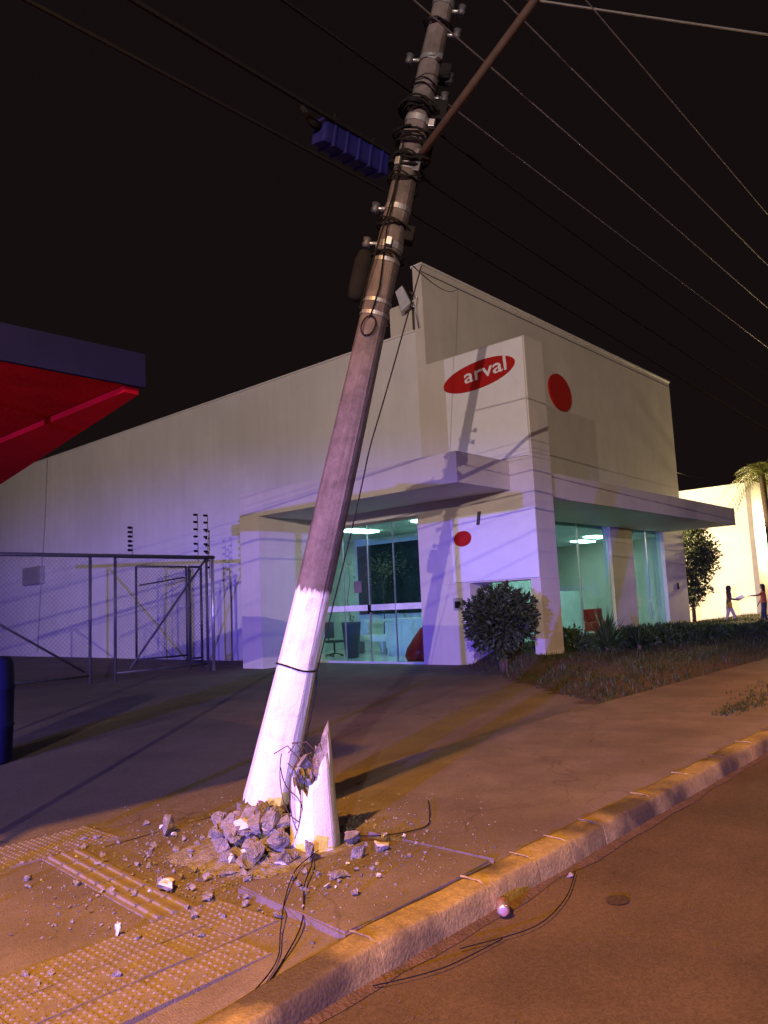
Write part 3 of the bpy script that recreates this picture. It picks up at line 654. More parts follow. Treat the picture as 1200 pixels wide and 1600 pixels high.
def shaft(svals, jag, end, NR=48, hollow=.52, radf=prad, depth=.10):
    """tube with one jagged end. jag(k)->offset along axis at broken end; end=-1 bottom broken, +1 top broken"""
    b = MB(); rings = []
    sb = svals[0] if end < 0 else svals[-1]
    for s in svals:
        ring = []
        for k in range(NR):
            t = 2*math.pi*k/NR; f = max(0, 1-abs(s-sb)/.55); ss = s+jag(k)*f*f
            r = radf(ss)*crad(t)+.003*noise.noise(Vector((k*.6, ss*4, 1)))
            if abs(s-sb) < 1e-6: r *= .96
            ring.append(b.bm.verts.new((r*math.cos(t), r*math.sin(t), ss)))
        rings.append(ring)
    for a, c in zip(rings, rings[1:]):
        for k in range(NR):
            f = b.bm.faces.new((a[k], a[(k+1) % NR], c[(k+1) % NR], c[k])); f.smooth = False
    br = rings[0] if end < 0 else rings[-1]; prev = br
    b.mi = 1
    for q, (fr, dz) in enumerate(((.82, .35), (.62, .9), (.42, 1.3), (.2, 1.6))):
        ring = []
        for k in range(NR):
            t = 2*math.pi*k/NR; v = br[k].co
            w = noise.noise(Vector((k*.9, q*3.1, 5)))
            ring.append(b.bm.verts.new((v.x*fr*(1+.12*w), v.y*fr*(1+.12*w), v.z-end*depth*dz*(.8+.9*w)*(1))))
        for k in range(NR):
            f = b.bm.faces.new((prev[k], prev[(k+1) % NR], ring[(k+1) % NR], ring[k])); f.material_index = 1
        prev = ring
    f = b.bm.faces.new(prev); f.material_index = 1
    oth = rings[-1] if end < 0 else rings[0]; f = b.bm.faces.new(oth); f.material_index = 1
    return b
sv = [0, .05, .11, .18, .27, .38, .55]+[.55+.22*i for i in range(1, 36)]
def jagb(k):
    return .03+.17*noise.noise(Vector((k*.21, 0, 8)))+.07*noise.noise(Vector((k*.45, 4, 2)))+.018*noise.noise(Vector((k*1.3, 1, 2)))
shaft(sv, jagb, -1).build('shaft', ['pole', 'broken'], pole)
# rebar sticking out of the broken foot
for k in range(7):
    a = k*2*math.pi/7+.3; r = .11
    c = MB(); p = [Vector((r*math.cos(a), r*math.sin(a), .25)), Vector((r*1.05*math.cos(a), r*1.05*math.sin(a), 0))]
    q = Vector((rnd.uniform(-.05, .2), rnd.uniform(-.2, .05), -.05)); p += [p[1]+q*.5+Vector((0, 0, -.06)), p[1]+q+Vector((0, 0, rnd.uniform(-.1, .0)))]
    c.tube(p, .0055, 5); c.build('rebar', 'rust', pole)
# steel straps
for s, w in ((3.66, .028), (3.76, .028), (4.08, .03), (4.20, .05), (4.50, .04), (4.83, .05), (5.22, .05), (5.72, .04), (6.2, .05)):
    r = prad(s); c = MB(); NR = 32
    ra = [c.bm.verts.new(((r*crad(2*math.pi*k/NR)+.006)*math.cos(2*math.pi*k/NR), (r*crad(2*math.pi*k/NR)+.006)*math.sin(2*math.pi*k/NR), s-w/2)) for k in range(NR)]
    rb = [c.bm.verts.new(((r*crad(2*math.pi*k/NR)+.006)*math.cos(2*math.pi*k/NR), (r*crad(2*math.pi*k/NR)+.006)*math.sin(2*math.pi*k/NR), s+w/2)) for k in range(NR)]
    for k in range(NR): c.bm.faces.new((ra[k], ra[(k+1) % NR], rb[(k+1) % NR], rb[k]))
    o = c.build('steel_strap', 'steel', pole)
    a = rnd.uniform(0, 6.28); c = MB(); c.box(r+.004, r+.05, -.02, .02, s-w*.6, s+w*.6, .004)
    for v in c.bm.verts: v.co = Matrix.Rotation(a, 3, 'Z') @ v.co
    c.build('strap_buckle', 'steel', o)
inv = PMAT.inverted()
def loc(p): return inv @ Vector(p)
vr = (inv.to_3x3() @ Vector((.665, -.745, -.045))).normalized()   # screen-right in pole space
vc = (inv.to_3x3() @ Vector((-.744, -.657, -.12))).normalized()   # towards the viewer
# bracket arms with insulators
for s, d, L in ((5.42, vr, .16), (5.58, vr, .17), (5.74, -vr, .16), (5.95, vr, .15), (4.52, -vr, .15), (4.24, -vr, .16), (6.15, vr, .15)):
    z = Vector((0, 0, s)); c = MB(); c.tube([z+d*prad(s)*.9, z+d*(prad(s)+L*.55)], .014, 6)
    o = c.build('insulator_bracket', 'steel', pole)
    c = MB(); e = z+d*(prad(s)+L*.5); c.tube([e+Vector((0, 0, -.035)), e+Vector((0, 0, -.012)), e+Vector((0, 0, .012)), e+Vector((0, 0, .04))], [.022, .034, .026, .034], 10); c.build('insulator', 'dsteel', o)
# dark clamps, coiled cable bundles around the upper shaft
def coil(s, turns, r, th, amp, name='cable_coil', m='black'):
    p = []
    for i in range(int(turns*22)+1):
        t = i/22*2*math.pi; rr = prad(s)+r+amp*noise.noise(Vector((i*.23, s, 2)))
        p.append((rr*math.cos(t), rr*math.sin(t), s+.07*noise.noise(Vector((i*.17, s*3, 7)))+.02*i/22/turns))
    c = MB(); c.tube(p, th, 5); return c.build(name, m, pole)
for s in (4.72, 4.88, 5.02, 5.28, 5.36, 4.36, 4.1, 6.0): coil(s, 2.6, .025, .007, .035)
coil(5.3, 3.5, .05, .012, .07); coil(4.85, 3.2, .04, .011, .06); coil(5.08, 2.5, .05, .009, .06)
coil(5.48, 1.2, .008, .006, .006, 'cable_tie'); coil(5.52, 1.2, .01, .005, .01, 'cable_tie')
coil(1.00, 1.05, .006, .007, .002, 'binding_wire')
for s, d, wd, hgt in ((5.30, vr, .12, .16), (5.62, vr, .09, .12), (5.00, vr, .07, .12), (4.30, vr, .07, .12)):
    c = MB(); e = Vector((0, 0, s))+d*(prad(s)+wd*.5); c.box(-wd*.5, wd*.5, -.06, .06, -hgt/2, hgt/2, .015)
    o = c.build('cable_clamp', 'black', pole); o.location = e; o.rotation_euler = (0, 0, math.atan2(d.y, d.x))
# black splice box on the left side, rounded
c = MB(); c.lathe([(.02, -.20), (.06, -.18), (.07, -.10), (.07, .12), (.05, .19), (.015, .2)], 18); o = c.build('splice_closure', 'black', pole)
o.location = Vector((0, 0, 3.98))-vr*.17
for s0 in (-.12, .12):
    c = MB(); c.tube([o.location+Vector((0, 0, s0)), Vector((0, 0, 3.98+s0))], .014, 6); c.build('closure_bracket', 'steel', pole)
# hanging drop wire with a loop and the long wire running down the shaft
lp = []
for i in range(26):
    t = i/25*2*math.pi*1.1+1.6; e = Vector((0, 0, 3.56))+vc*(prad(3.56)+.012)
    lp.append(e+vr*(.052*math.cos(t)-.02)+Vector((0, 0, .075*math.sin(t))))
c = MB(); c.tube([Vector((0, 0, 4.9))+vc*(prad(4.9)+.02)-vr*.05, Vector((0, 0, 4.3))+vc*(prad(4.3)+.015)-vr*.04, Vector((0, 0, 3.85))+vc*(prad(3.85)+.015)-vr*.0]+lp, .006, 5); c.build('looped_wire', 'black', pole)
c = MB(); c.tube([Vector((0, 0, 5.0))+vc*.11-vr*.06, Vector((0, 0, 4.6))+vc*.115-vr*.05, Vector((0, 0, 4.15))+vc*.12-vr*.085, Vector((0, 0, 3.7))+vc*.07-vr*.115], .007, 5); c.build('pole_wire', 'black', pole)
w = []
for i in range(24):
    f = i/23; s = 4.05-(4.05-.95)*f
    w.append(Vector((0, 0, s))+vr*(prad(s)+.05*math.sin(math.pi*f)+.010)+vc*(.03+.02*math.sin(f*9))+vr*(.16*max(0, 1-f*2.2)))
c = MB(); c.tube(w, .0055, 5); c.build('down_wire', 'black', pole)
w = [Vector((0, 0, .98))+vr*(prad(1)+.01)+vc*.03, Vector((0, 0, .80))+vr*(prad(.8)+.03), Vector((0, 0, .45))+vr*(prad(.5)+.02)+vc*.02, Vector((0, 0, .25))+vr*(prad(.3)+.08)+vc*.05]
c = MB(); c.tube(w, .0055, 5); c.build('down_wire', 'black', pole)
# brown lamp arm leaving the pole to the upper right
a0 = loc((4.35, 3.36, 4.93)); a1 = loc((4.34, 2.05, 5.75)); a2 = loc((4.34, 1.3, 6.2))
c = MB(); c.tube([a0, a0.lerp(a1, .5), a1, a2], [.03, .030, .028, .027], 10); o = c.build('lamp_arm', 'lampsteel', pole)
c = MB(); c.box(-.05, .05, -.05, .05, -.09, .09, .01); q = c.build('arm_bracket', 'dsteel', o); q.location = a0

# ------------------------------------------------------------------ stump
SB = Vector((3.47, 3.77, .085))
stump = empty('pole_stump', 'white-painted broken pole stump with jagged top standing in the pavement', 'stump', SB)
def srad(s): return .160-.055*s
ang_r = math.atan2(-.745, .665)     # world direction of screen right
def jags(k):
    t = 2*math.pi*k/48; d = math.cos(t-(ang_r+.10))
    h = .55+.08*noise.noise(Vector((k*.28, 2, 1)))+.05*noise.noise(Vector((k*.7, 7, 1)))+.025*noise.noise(Vector((k*1.7, 7, 4)))
    h += .15*max(0, (d-.70)/.30)**1.6 + .08*max(0, (d-.0))
    dl = math.cos(t-math.atan2(-.25, -.97)); h -= .17*max(0, dl-.35)/.65*(1+.5*noise.noise(Vector((k*.8, 3, 3))))
    return h-.57
sv2 = [-.12, -.04, .02, .08, .14, .22, .28, .35, .42, .50, .57]
shaft(sv2, jags, 1, radf=srad, depth=.16).build('shaft', ['stump', 'broken'], stump)
for k in range(5):      # thin stirrup wires and bars
    a = k*2*math.pi/5+.2; r = .085; base = Vector((r*math.cos(a), r*math.sin(a), .42)); c = MB()
    lean = Vector((-.665, .745, 0))*rnd.uniform(.05, .2)
    c.tube([base, base+Vector((0, 0, .15)), base+Vector((0, 0, .24))+lean*.6, base+lean*1.3+Vector((0, 0, rnd.uniform(.12, .24)))], .004, 5); c.build('rebar', 'rust', stump)
for k in range(4):
    p = []; cx = Vector((-.665, .745, 0))*rnd.uniform(.06, .14)+Vector((-.6, -.55, 0))*.13
    for i in range(14):
        f = i/13; p.append(cx+Vector((-.665, .745, 0))*(.07*math.sin(f*3+k))+Vector((0, 0, .58-.42*f+.05*math.sin(f*5+k*2)))+Vector((-.6, -.55, 0))*.05*math.sin(f*3.14))
    c = MB(); c.tube(p, .0035, 4); c.build('loose_wire', 'rust', stump)
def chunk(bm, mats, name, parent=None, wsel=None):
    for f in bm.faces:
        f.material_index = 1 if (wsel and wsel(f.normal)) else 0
    me = bpy.data.meshes.new(name); bm.to_mesh(me); bm.free()
    for m in mats: me.materials.append(M[m])
    return me
def subd(bm, sz, seed):
    bmesh.ops.triangulate(bm, faces=bm.faces); bmesh.ops.subdivide_edges(bm, edges=bm.edges, cuts=2, use_grid_fill=True)
    for v in bm.verts: v.co += v.normal*sz*(.16*noise.noise(v.co/sz*1.6+Vector((seed, 0, 0)))+.09*noise.noise(v.co/sz*4.3+Vector((0, seed, 0))))
    bm.normal_update()
for k, (dx, dz, sz) in enumerate(((-.03, .58, .075), (-.10, .54, .06), (.03, .50, .06))):
    bm = hull(300+k, sz, .9, 12); subd(bm, sz, k); me_ = chunk(bm, ['broken', 'paint'], 'concrete_lump', None, (lambda nn: nn.y < -.5) if k == 1 else None)
    o = link('concrete_lump', me_, stump, (dx*.665-.05, -dx*.745-.06, dz-.02))

# ------------------------------------------------------------------ rubble
GZ = WZ
def top(x, y):
    if x > 3.72: return .148
    if 2.66 < x < 3.7 and 2.65 < y < 3.45: return .138
    return GZ
def put(name, seed, sz, x, y, z=None, flat=.65, rz=None, label=None, wsel=None, cat='rubble', grp=None, tilt=.25):
    bm = hull(seed, sz, flat, 11); bm.normal_update()
    if sz > .035: subd(bm, sz, seed)
    r = Matrix.Rotation(rnd.uniform(-tilt, tilt), 3, 'X') @ Matrix.Rotation(rnd.uniform(0, 6.28) if rz is None else rz, 3, 'Z')
    if wsel: pass
    for v in bm.verts: v.co = r @ v.co
    bm.normal_update(); mz = min(v.co.z for v in bm.verts)
    o = link(name, chunk(bm, ['broken', 'paint'], name, None, wsel), None, (x, y, (top(x, y) if z is None else z)-mz-sz*.06))
    return tag(o, label, cat, grp)
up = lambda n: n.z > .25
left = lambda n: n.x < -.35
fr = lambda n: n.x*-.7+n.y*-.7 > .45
# the ones that stand out
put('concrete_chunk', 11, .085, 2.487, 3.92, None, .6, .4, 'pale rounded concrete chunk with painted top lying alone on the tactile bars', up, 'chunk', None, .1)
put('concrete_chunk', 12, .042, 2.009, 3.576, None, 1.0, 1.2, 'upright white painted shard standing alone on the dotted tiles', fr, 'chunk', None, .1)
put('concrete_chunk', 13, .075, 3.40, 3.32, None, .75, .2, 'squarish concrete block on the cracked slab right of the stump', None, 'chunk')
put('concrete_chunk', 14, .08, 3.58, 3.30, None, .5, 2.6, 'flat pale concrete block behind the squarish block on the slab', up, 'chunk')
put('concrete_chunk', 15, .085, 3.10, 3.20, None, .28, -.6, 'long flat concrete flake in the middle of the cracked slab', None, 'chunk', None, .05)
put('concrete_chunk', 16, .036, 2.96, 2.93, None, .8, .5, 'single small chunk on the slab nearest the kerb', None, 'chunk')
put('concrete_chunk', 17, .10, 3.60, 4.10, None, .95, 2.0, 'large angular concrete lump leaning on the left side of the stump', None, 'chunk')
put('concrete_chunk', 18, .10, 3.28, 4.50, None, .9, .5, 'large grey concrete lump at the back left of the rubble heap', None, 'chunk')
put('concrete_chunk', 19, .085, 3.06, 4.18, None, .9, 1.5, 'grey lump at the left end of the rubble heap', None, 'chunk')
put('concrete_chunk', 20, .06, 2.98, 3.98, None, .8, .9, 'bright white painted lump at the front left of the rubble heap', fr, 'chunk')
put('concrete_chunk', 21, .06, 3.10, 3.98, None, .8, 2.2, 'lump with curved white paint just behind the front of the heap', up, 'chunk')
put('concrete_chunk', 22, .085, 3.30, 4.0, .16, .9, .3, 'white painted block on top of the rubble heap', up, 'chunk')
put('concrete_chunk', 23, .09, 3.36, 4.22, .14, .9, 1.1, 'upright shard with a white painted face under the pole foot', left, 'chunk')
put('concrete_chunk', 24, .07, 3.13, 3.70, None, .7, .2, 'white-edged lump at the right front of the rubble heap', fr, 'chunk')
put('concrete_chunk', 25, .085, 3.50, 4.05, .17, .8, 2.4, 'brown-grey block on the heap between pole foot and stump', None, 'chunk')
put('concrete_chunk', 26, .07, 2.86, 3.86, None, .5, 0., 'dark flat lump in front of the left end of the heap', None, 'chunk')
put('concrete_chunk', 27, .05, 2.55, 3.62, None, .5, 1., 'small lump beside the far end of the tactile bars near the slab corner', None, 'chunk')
grp = 'rubble around the snapped pole'
lab = 'small grey piece of broken concrete in the rubble around the snapped pole'
for k in range(210):
    a = rnd.uniform(0, 6.28); rr = abs(rnd.gauss(0, .25)); x = 3.31+rr*math.cos(a)*1.0; y = 4.08+rr*math.sin(a)*1.2
    if (Vector((x, y, 0))-Vector((SB.x, SB.y, 0))).length < .2: continue
    hgt = max(0, .17-.30*((x-3.35)**2+(y-4.15)**2)**.5) if rnd.random() < .6 else 0
    put('concrete_piece', 400+k, (rnd.uniform(.05, .105) if rnd.random() < .45 else rnd.uniform(.022, .045)), x, y, GZ+hgt, rnd.uniform(.6, 1), None, lab, up if rnd.random() < .04 else None, 'rubble', grp, .8)
lab2 = 'small piece of broken concrete scattered on the pavement left of the heap'
for k in range(170):
    x, y = rnd.uniform(1.5, 3.2), rnd.uniform(3.1, 5.3)
    if rnd.random() > math.exp(-((x-3.2)**2+(y-4.2)**2)/1.6)+.12: continue
    put('concrete_piece', 600+k, rnd.uniform(.008, .040)**1.0, x, y, None, .7, None, lab2, up if rnd.random() < .05 else None, 'rubble', 'scattered pieces on the pavement', .8)
lab3 = 'small piece of broken concrete scattered on the slab right of the stump'
for k in range(26):
    x, y = rnd.uniform(2.8, 3.95), rnd.uniform(2.95, 3.55)
    put('concrete_piece', 700+k, rnd.uniform(.012, .030), x, y, None, .7, None, lab3, up if rnd.random() < .3 else None, 'rubble', 'scattered pieces on the slab', .8)
pts = []
for k in range(3800):
    x, y = rnd.gauss(3.1, .62), rnd.gauss(3.95, .6)
    if y < 2.7: continue
    pts.append((x, y, top(x, y)+max(0, .07-.16*((x-3.35)**2+(y-4.1)**2)**.5)))
g = scatter('concrete_grit', pts, 'broken', .003, .012); g['label'] = 'fine grey concrete grit and dust strewn around the snapped pole'; g['category'] = 'grit'
# mound of crumbled concrete under the heap
V, F = [], []; n1, n2 = 40, 14
for j in range(n2+1):
    for i in range(n1):
        a = 2*math.pi*i/n1; q = j/n2; R_ = .62*(1+.25*noise.noise(Vector((math.cos(a)*1.5, math.sin(a)*1.5, 3))))*q
        x, y = 3.36+R_*math.cos(a)*1.0, 4.08+R_*math.sin(a)
        z = GZ-.012+.085*(1-q)**1.3+.035*noise.noise(Vector((x*14, y*14, 1)))*(1-q)+.01*(q < .95)
        V.append((x, y, z))
for j in range(n2):
    for i in range(n1): F.append((j*n1+i, j*n1+(i+1) % n1, (j+1)*n1+(i+1) % n1, (j+1)*n1+i))
g = stuff(soup('crumbled_concrete', V, F, 'broken')); g['label'] = 'low mound of crumbled concrete under the rubble at the pole foot'; g['category'] = 'debris'

# loose wires on the pavement
def gw(pts, r, label, name='loose_wire', m='black'):
    c = MB(); P = [Vector(p) for p in pts]; Q = []
    for i in range(len(P)-1):
        p0, p1, p2, p3 = P[max(i-1, 0)], P[i], P[i+1], P[min(i+2, len(P)-1)]
        for k in range(8):
            t = k/8; Q.append(.5*((2*p1)+(p2-p0)*t+(2*p0-5*p1+4*p2-p3)*t*t+(3*p1-p0-3*p2+p3)*t**3))
    Q.append(P[-1]); c.tube(Q, r, 5); return tag(c.build(name, m), label, 'wire')
gw([(3.30, 3.62, .15), (3.1, 3.4, .17), (2.86, 3.2, .16), (2.62, 2.95, .13), (2.42, 2.8, .115), (2.1, 2.62, .09), (1.75, 2.5, .06), (1.4, 2.35, .03)], .0038, 'dark loose wire running from the rubble over the kerb to the road')
gw([(3.34, 3.6, .15), (3.0, 3.42, .165), (2.70, 3.17, .15), (2.48, 2.95, .12), (2.25, 2.72, .11), (1.9, 2.56, .09), (1.5, 2.42, .04)], .003, 'thinner loose wire left of the dark wire crossing the kerb')
gw([(3.62, 3.62, .17), (3.75, 3.45, .16), (4.05, 3.35, .155), (4.3, 3.5, .156), (4.6, 3.75, .156)], .004, 'thin wire curling over the pavement right of the stump')
gw([(3.0, 2.3, .02), (3.4, 2.15, .02), (3.8, 2.2, .02), (4.2, 2.35, .02)], .003, 'thin dark wire lying on the asphalt beyond the can')
gw([(2.5, 2.39, .02), (2.8, 2.25, .02), (3.2, 2.2, .02)], .003, 'thin dark wire lying on the asphalt before the can')
# drink can
t = empty('drink_can', 'crushed silver drink can lying in the gutter', 'can', (3.47, 2.37, .045)); t.rotation_euler = (0, R(90), R(35))
c = MB(); c.lathe([(.022, -.06), (.027, -.055), (.033, -.045), (.031, -.01), (.034, .02), (.033, .045), (.026, .056)], 18)
for v in c.bm.verts: v.co.x += .006*noise.noise(v.co*60)
c.build('can_body', 'can', t); c = MB(); c.lathe([(.026, .0561), (.024, .0585), (.020, .057)], 18); c.build('can_lid', 'steel', t)
c = MB(); c.box(-.006, .006, -.012, .008, .0575, .0595); c.build('ring_pull', 'steel', t)
t = put('kerb_debris', 77, .03, 4.15, 2.36, .0, .7, None, 'dark clod lying at the foot of the kerb', None, 'clod')

# ------------------------------------------------------------------ overhead lines
def line(name, label, a, b_, s, r, m='wire', cat='cable', n=40, grp=None):
    c = MB(); c.tube(sag(a, b_, s, n), r, 5); return tag(c.build(name, m), label, cat, grp)
line('power_line', 'thin power line passing the pole at its left insulator, lowest of three', (-30, 3.0, 5.9), (75, 2.4, 5.65), .3, .0055)
line('power_line', 'middle power line crossing the pole near the top of the frame', (-30, 2.75, 6.15), (75, 2.05, 5.85), .3, .0055)
line('power_line', 'uppermost thin power line right of the lamp arm', (-30, 2.2, 6.05), (75, 1.75, 5.75), .3, .0045)
line('power_line', 'faint power line below the other lines right of the pole', (4.46, 3.2, 5.45), (80, 3.0, 5.9), .3, .0045)
line('telecom_cable', 'thick black telecom bundle reaching the pole from the upper left', (-30, 4.0, 5.9), (4.25, 3.52, 5.03), .25, .018, 'black')
line('telecom_cable', 'second black telecom cable reaching the pole from the upper left', (-30, 4.2, 5.55), (4.2, 3.55, 4.72), .25, .013, 'black')
line('telecom_cable', 'black telecom cable leaving the pole to the right', (4.42, 3.42, 4.9), (80, 3.4, 5.3), .9, .012, 'black')
line('telecom_cable', 'lower black telecom cable leaving the pole to the right', (4.38, 3.48, 4.6), (80, 3.5, 4.9), 1.0, .013, 'black')
SC0 = (4.6, 3.25, 6.5); SC1 = (14.0, -3.55, 6.5)
line('service_cable', 'pale thick cable crossing the top right corner', SC0, SC1, .05, .010)
line('telecom_cable', 'thin black cable above the telecom bundle left of the pole', (-30, 3.6, 6.3), (4.4, 3.35, 5.5), .25, .013, 'black')
line('telecom_cable', 'thin black cable leaving the pole just under the power lines', (4.45, 3.3, 5.25), (80, 3.2, 5.6), .7, .010, 'black')
line('service_cable', 'thin drop cable from the pole down to the front wall', (4.28, 3.55, 4.3), (17.0, 11.87, 10.3), .2, .006, 'black')
line('service_cable', 'pale far cable behind the shop roof end', (32, 13, 7.2), (70, 20, 11.5), .6, .02)
line('service_cable', 'dark far cable over the lit neighbouring wall', (32, 15, 6.7), (75, 20, 9.2), .4, .02)
t = empty('splice_case', 'blue cable splice case hanging on the line left of the pole', 'splice case', (3.93, 3.62, 4.97)); t.rotation_euler = (R(12), R(1), R(-2))
c = MB(); c.box(-.33, .33, -.075, .075, -.09, .09, .022); body = c.build('case_body', 'bluecase', t)
for x in (-.24, -.12, 0, .12, .24):
    c = MB(); c.box(x-.012, x+.012, -.084, .084, -.099, .099, .006); c.build('stiffening_rib', 'bluecase', body)
for sx in (-1, 1):
    c = MB(); c.tube([(sx*.33, 0, .02), (sx*.40, 0, .03), (sx*.50, 0, .09)], [.035, .028, .016], 10); c.build('cable_gland', 'black', t)
    c = MB(); c.tube([(sx*.2, 0, .09), (sx*.2, 0, .17)], .008, 6); c.build('hanger', 'black', t)
# ------------------------------------------------------------------ plants
def leaf_ball(n, rx, rz, cz, size, shell=.35, clumps=26, seed=1, lump=.16):
    r = random.Random(seed); V, F = [], []
    for _ in range(n):
        v = Vector((r.gauss(0, 1), r.gauss(0, 1), r.gauss(0, 1))).normalized()
        rad = (1-shell*r.random()**1.6)*(1+lump*noise.noise(v*2.3+Vector((seed, 0, 0)))+.08*noise.noise(v*6+Vector((0, seed, 0))))
        if noise.noise(v*4.5+Vector((5, seed, 1))) < -.33 and r.random() < .7: rad *= .72
        p = Vector((v.x*rx*rad, v.y*rx*rad, cz+v.z*rz*rad))
        d = (v*.8+Vector((r.gauss(0, .6), r.gauss(0, .6), r.gauss(0, .6)))).normalized()
        s = d.cross(Vector((r.gauss(0, 1), r.gauss(0, 1), r.gauss(0, 1)))).normalized()
        L = size*r.uniform(.7, 1.4); w = L*.27; up_ = d.cross(s)*L*.12; o = len(V)
        V += [p, p+d*L*.5+s*w+up_, p+d*L, p+d*L*.5-s*w+up_]; F += [(o, o+1, o+2), (o, o+2, o+3)]
    return V, F
t = empty('clipped_shrub', 'round clipped shrub on a short trunk in front of the lower fin sign', 'shrub', (13.8, 9.05, .16))
V, F = leaf_ball(5600, .72, .64, 1.06, .12, .75, seed=3, lump=.34)
soup('crown', V, F, 'leaf', t)
c = MB()
for k in range(4):
    a = k*1.7; c.tube([(.05*math.cos(a), .05*math.sin(a), -.05), (.06*math.cos(a+.4), .06*math.sin(a+.4), .35), (.22*math.cos(a), .22*math.sin(a), .75), (.42*math.cos(a), .42*math.sin(a), 1.2)], [.05, .04, .025, .01], 7)
c.build('trunk', 'bark', t)
def spiky(label, x, y, z, n, L, seed, name='spiky_plant'):
    r = random.Random(seed); t = empty(name, label, 'plant', (x, y, z), 'spiky plants in the bed'); V, F = [], []
    for _ in range(n):
        a = r.uniform(0, 6.28); el = r.uniform(.15, 1.45); l = L*r.uniform(.7, 1.1); w = .022
        d = Vector((math.cos(a)*math.cos(el), math.sin(a)*math.cos(el), math.sin(el))); s = Vector((-math.sin(a), math.cos(a), 0))*w
        droop = Vector((0, 0, -.18*l*math.cos(el))); b0 = Vector((0, 0, .25*L*r.random())); o = len(V)
        V += [b0-s, b0+s, b0+d*l*.55+s*.9+droop*.3, b0+d*l*.55-s*.9+droop*.3, b0+d*l+droop]; F += [(o, o+1, o+2, o+3), (o+3, o+2, o+4)]
    soup('blades', V, F, 'leaf2', t)
    c = MB(); c.tube([(0, 0, -.05), (0, 0, .28*L)], [.07, .05], 8); c.build('stem', 'bark', t)
spiky('tall spiky plant in the bed before the wide front window', 17.35, 8.45, .3, 150, .95, 4)
spiky('smaller spiky plant right beside the tall spiky one', 18.15, 8.0, .3, 90, .6, 5)
for k, (x, y, r_, h_, lab) in enumerate(((16.8, 9.1, .5, .30, 'low dark bush right of the fin leg'), (18.6, 8.35, .6, .30, 'low dark bush between the spiky plants and the hedge'), (19.9, 8.35, .65, .30, 'rounded hedge bush under the wide window'),
        (21.4, 8.3, .7, .28, 'rounded hedge bush under the column between the windows'), (23.0, 8.1, .7, .22, 'low hedge bush before the narrow right window'), (25.0, 8.0, .8, .16, 'low hedge bush by the right corner of the shop'), (27.2, 7.9, .8, .12, 'low hedge bush in front of the walking people'), (29.6, 7.7, .8, .12, 'low hedge bush at the right edge'))):
    t = empty('hedge_bush', lab, 'bush', (x, y, lawnz(x, y)-.02), 'low bushes in the bed')
    V, F = leaf_ball(1300, r_, h_, h_*.75, .085, .5, seed=20+k, lump=.3); soup('foliage', V, F, 'leaf2', t)
    c = MB()
    for q in range(5):
        a = q*1.3; c.tube([(0, 0, 0), (.3*r_*math.cos(a), .3*r_*math.sin(a), h_*.6), (.6*r_*math.cos(a), .6*r_*math.sin(a), h_)], [.02, .014, .006], 5)
    c.build('stem', 'bark', t)
t = empty('young_tree', 'small dark leafy tree at the right end of the shop against the lit wall', 'tree', (34.4, 12.55, .1))
c = MB(); c.tube([(0, 0, 0), (.05, 0, 1.2), (0, .06, 2.4), (.03, 0, 3.8)], [.09, .07, .05, .02], 8)
for q in range(8):
    a = q*2.4; z = 1.9+.25*q; c.tube([(0, 0, z), (.5*math.cos(a), .5*math.sin(a), z+.5)], [.025, .008], 5)
c.build('trunk', 'bark', t)
V, F = [], []
for q, (dx, dy, z, rr) in enumerate(((0, 0, 3.9, .75), (.35, -.4, 3.4, .65), (-.3, .3, 3.3, .7), (.3, -.35, 2.6, .6), (-.1, .2, 2.3, .55), (.1, -.3, 4.4, .5), (.15, -.1, 1.75, .6), (-.25, .1, 1.4, .55), (.4, -.5, 3.0, .6))):
    v_, f_ = leaf_ball(850, rr*1.1, rr, 0, .14, .9, seed=60+q, lump=.4); o = len(V)
    V += [(p[0]+dx, p[1]+dy, p[2]+z) for p in v_]; F += [tuple(i+o for i in f) for f in f_]
soup('crown', V, F, 'leaf', t)
t = empty('palm_tree', 'palm with golden-lit fronds at the right edge above the lit wall', 'palm', (36.6, 9.7, .1))
c = MB(); c.tube([(0, 0, 0), (.1, .05, 3), (0, .1, 6.6)], [.2, .15, .13], 12); c.build('trunk', 'bark', t)
for q in range(26):
    a = q*2.399; el = R(70-85*((q*7) % 26)/26); L = rnd.uniform(1.7, 2.4); pts_ = []; d = Vector((math.cos(a), math.sin(a), 0))
    for i in range(9):
        f = i/8; pts_.append(Vector((0, .1, 6.6))+d*(L*f*math.cos(el))+Vector((0, 0, L*f*math.sin(el)-.75*L*f*f)))
    V, F = [], []
    for i in range(1, 9):
        for sg in (-1, 1):
            for h_ in (0, .5):
                p = pts_[i-1].lerp(pts_[i], h_); tn = (pts_[i]-pts_[i-1]).normalized(); s = Vector((-d.y, d.x, 0))*sg
                ll = .55*math.sin(math.pi*min(1, .15+.85*i/9))+.1; e = p+(s*.75+tn*.6+Vector((0, 0, -.35))).normalized()*ll; w = tn*.025; o = len(V)
                V += [p-w, p+w, e]; F.append((o, o+1, o+2))
    o0 = len(V)
    for i in range(8):
        w = Vector((-d.y, d.x, 0))*.012; o = len(V); V += [pts_[i]-w, pts_[i]+w, pts_[i+1]+w, pts_[i+1]-w]; F.append((o, o+1, o+2, o+3))
    soup('frond', V, F, 'palm', t)

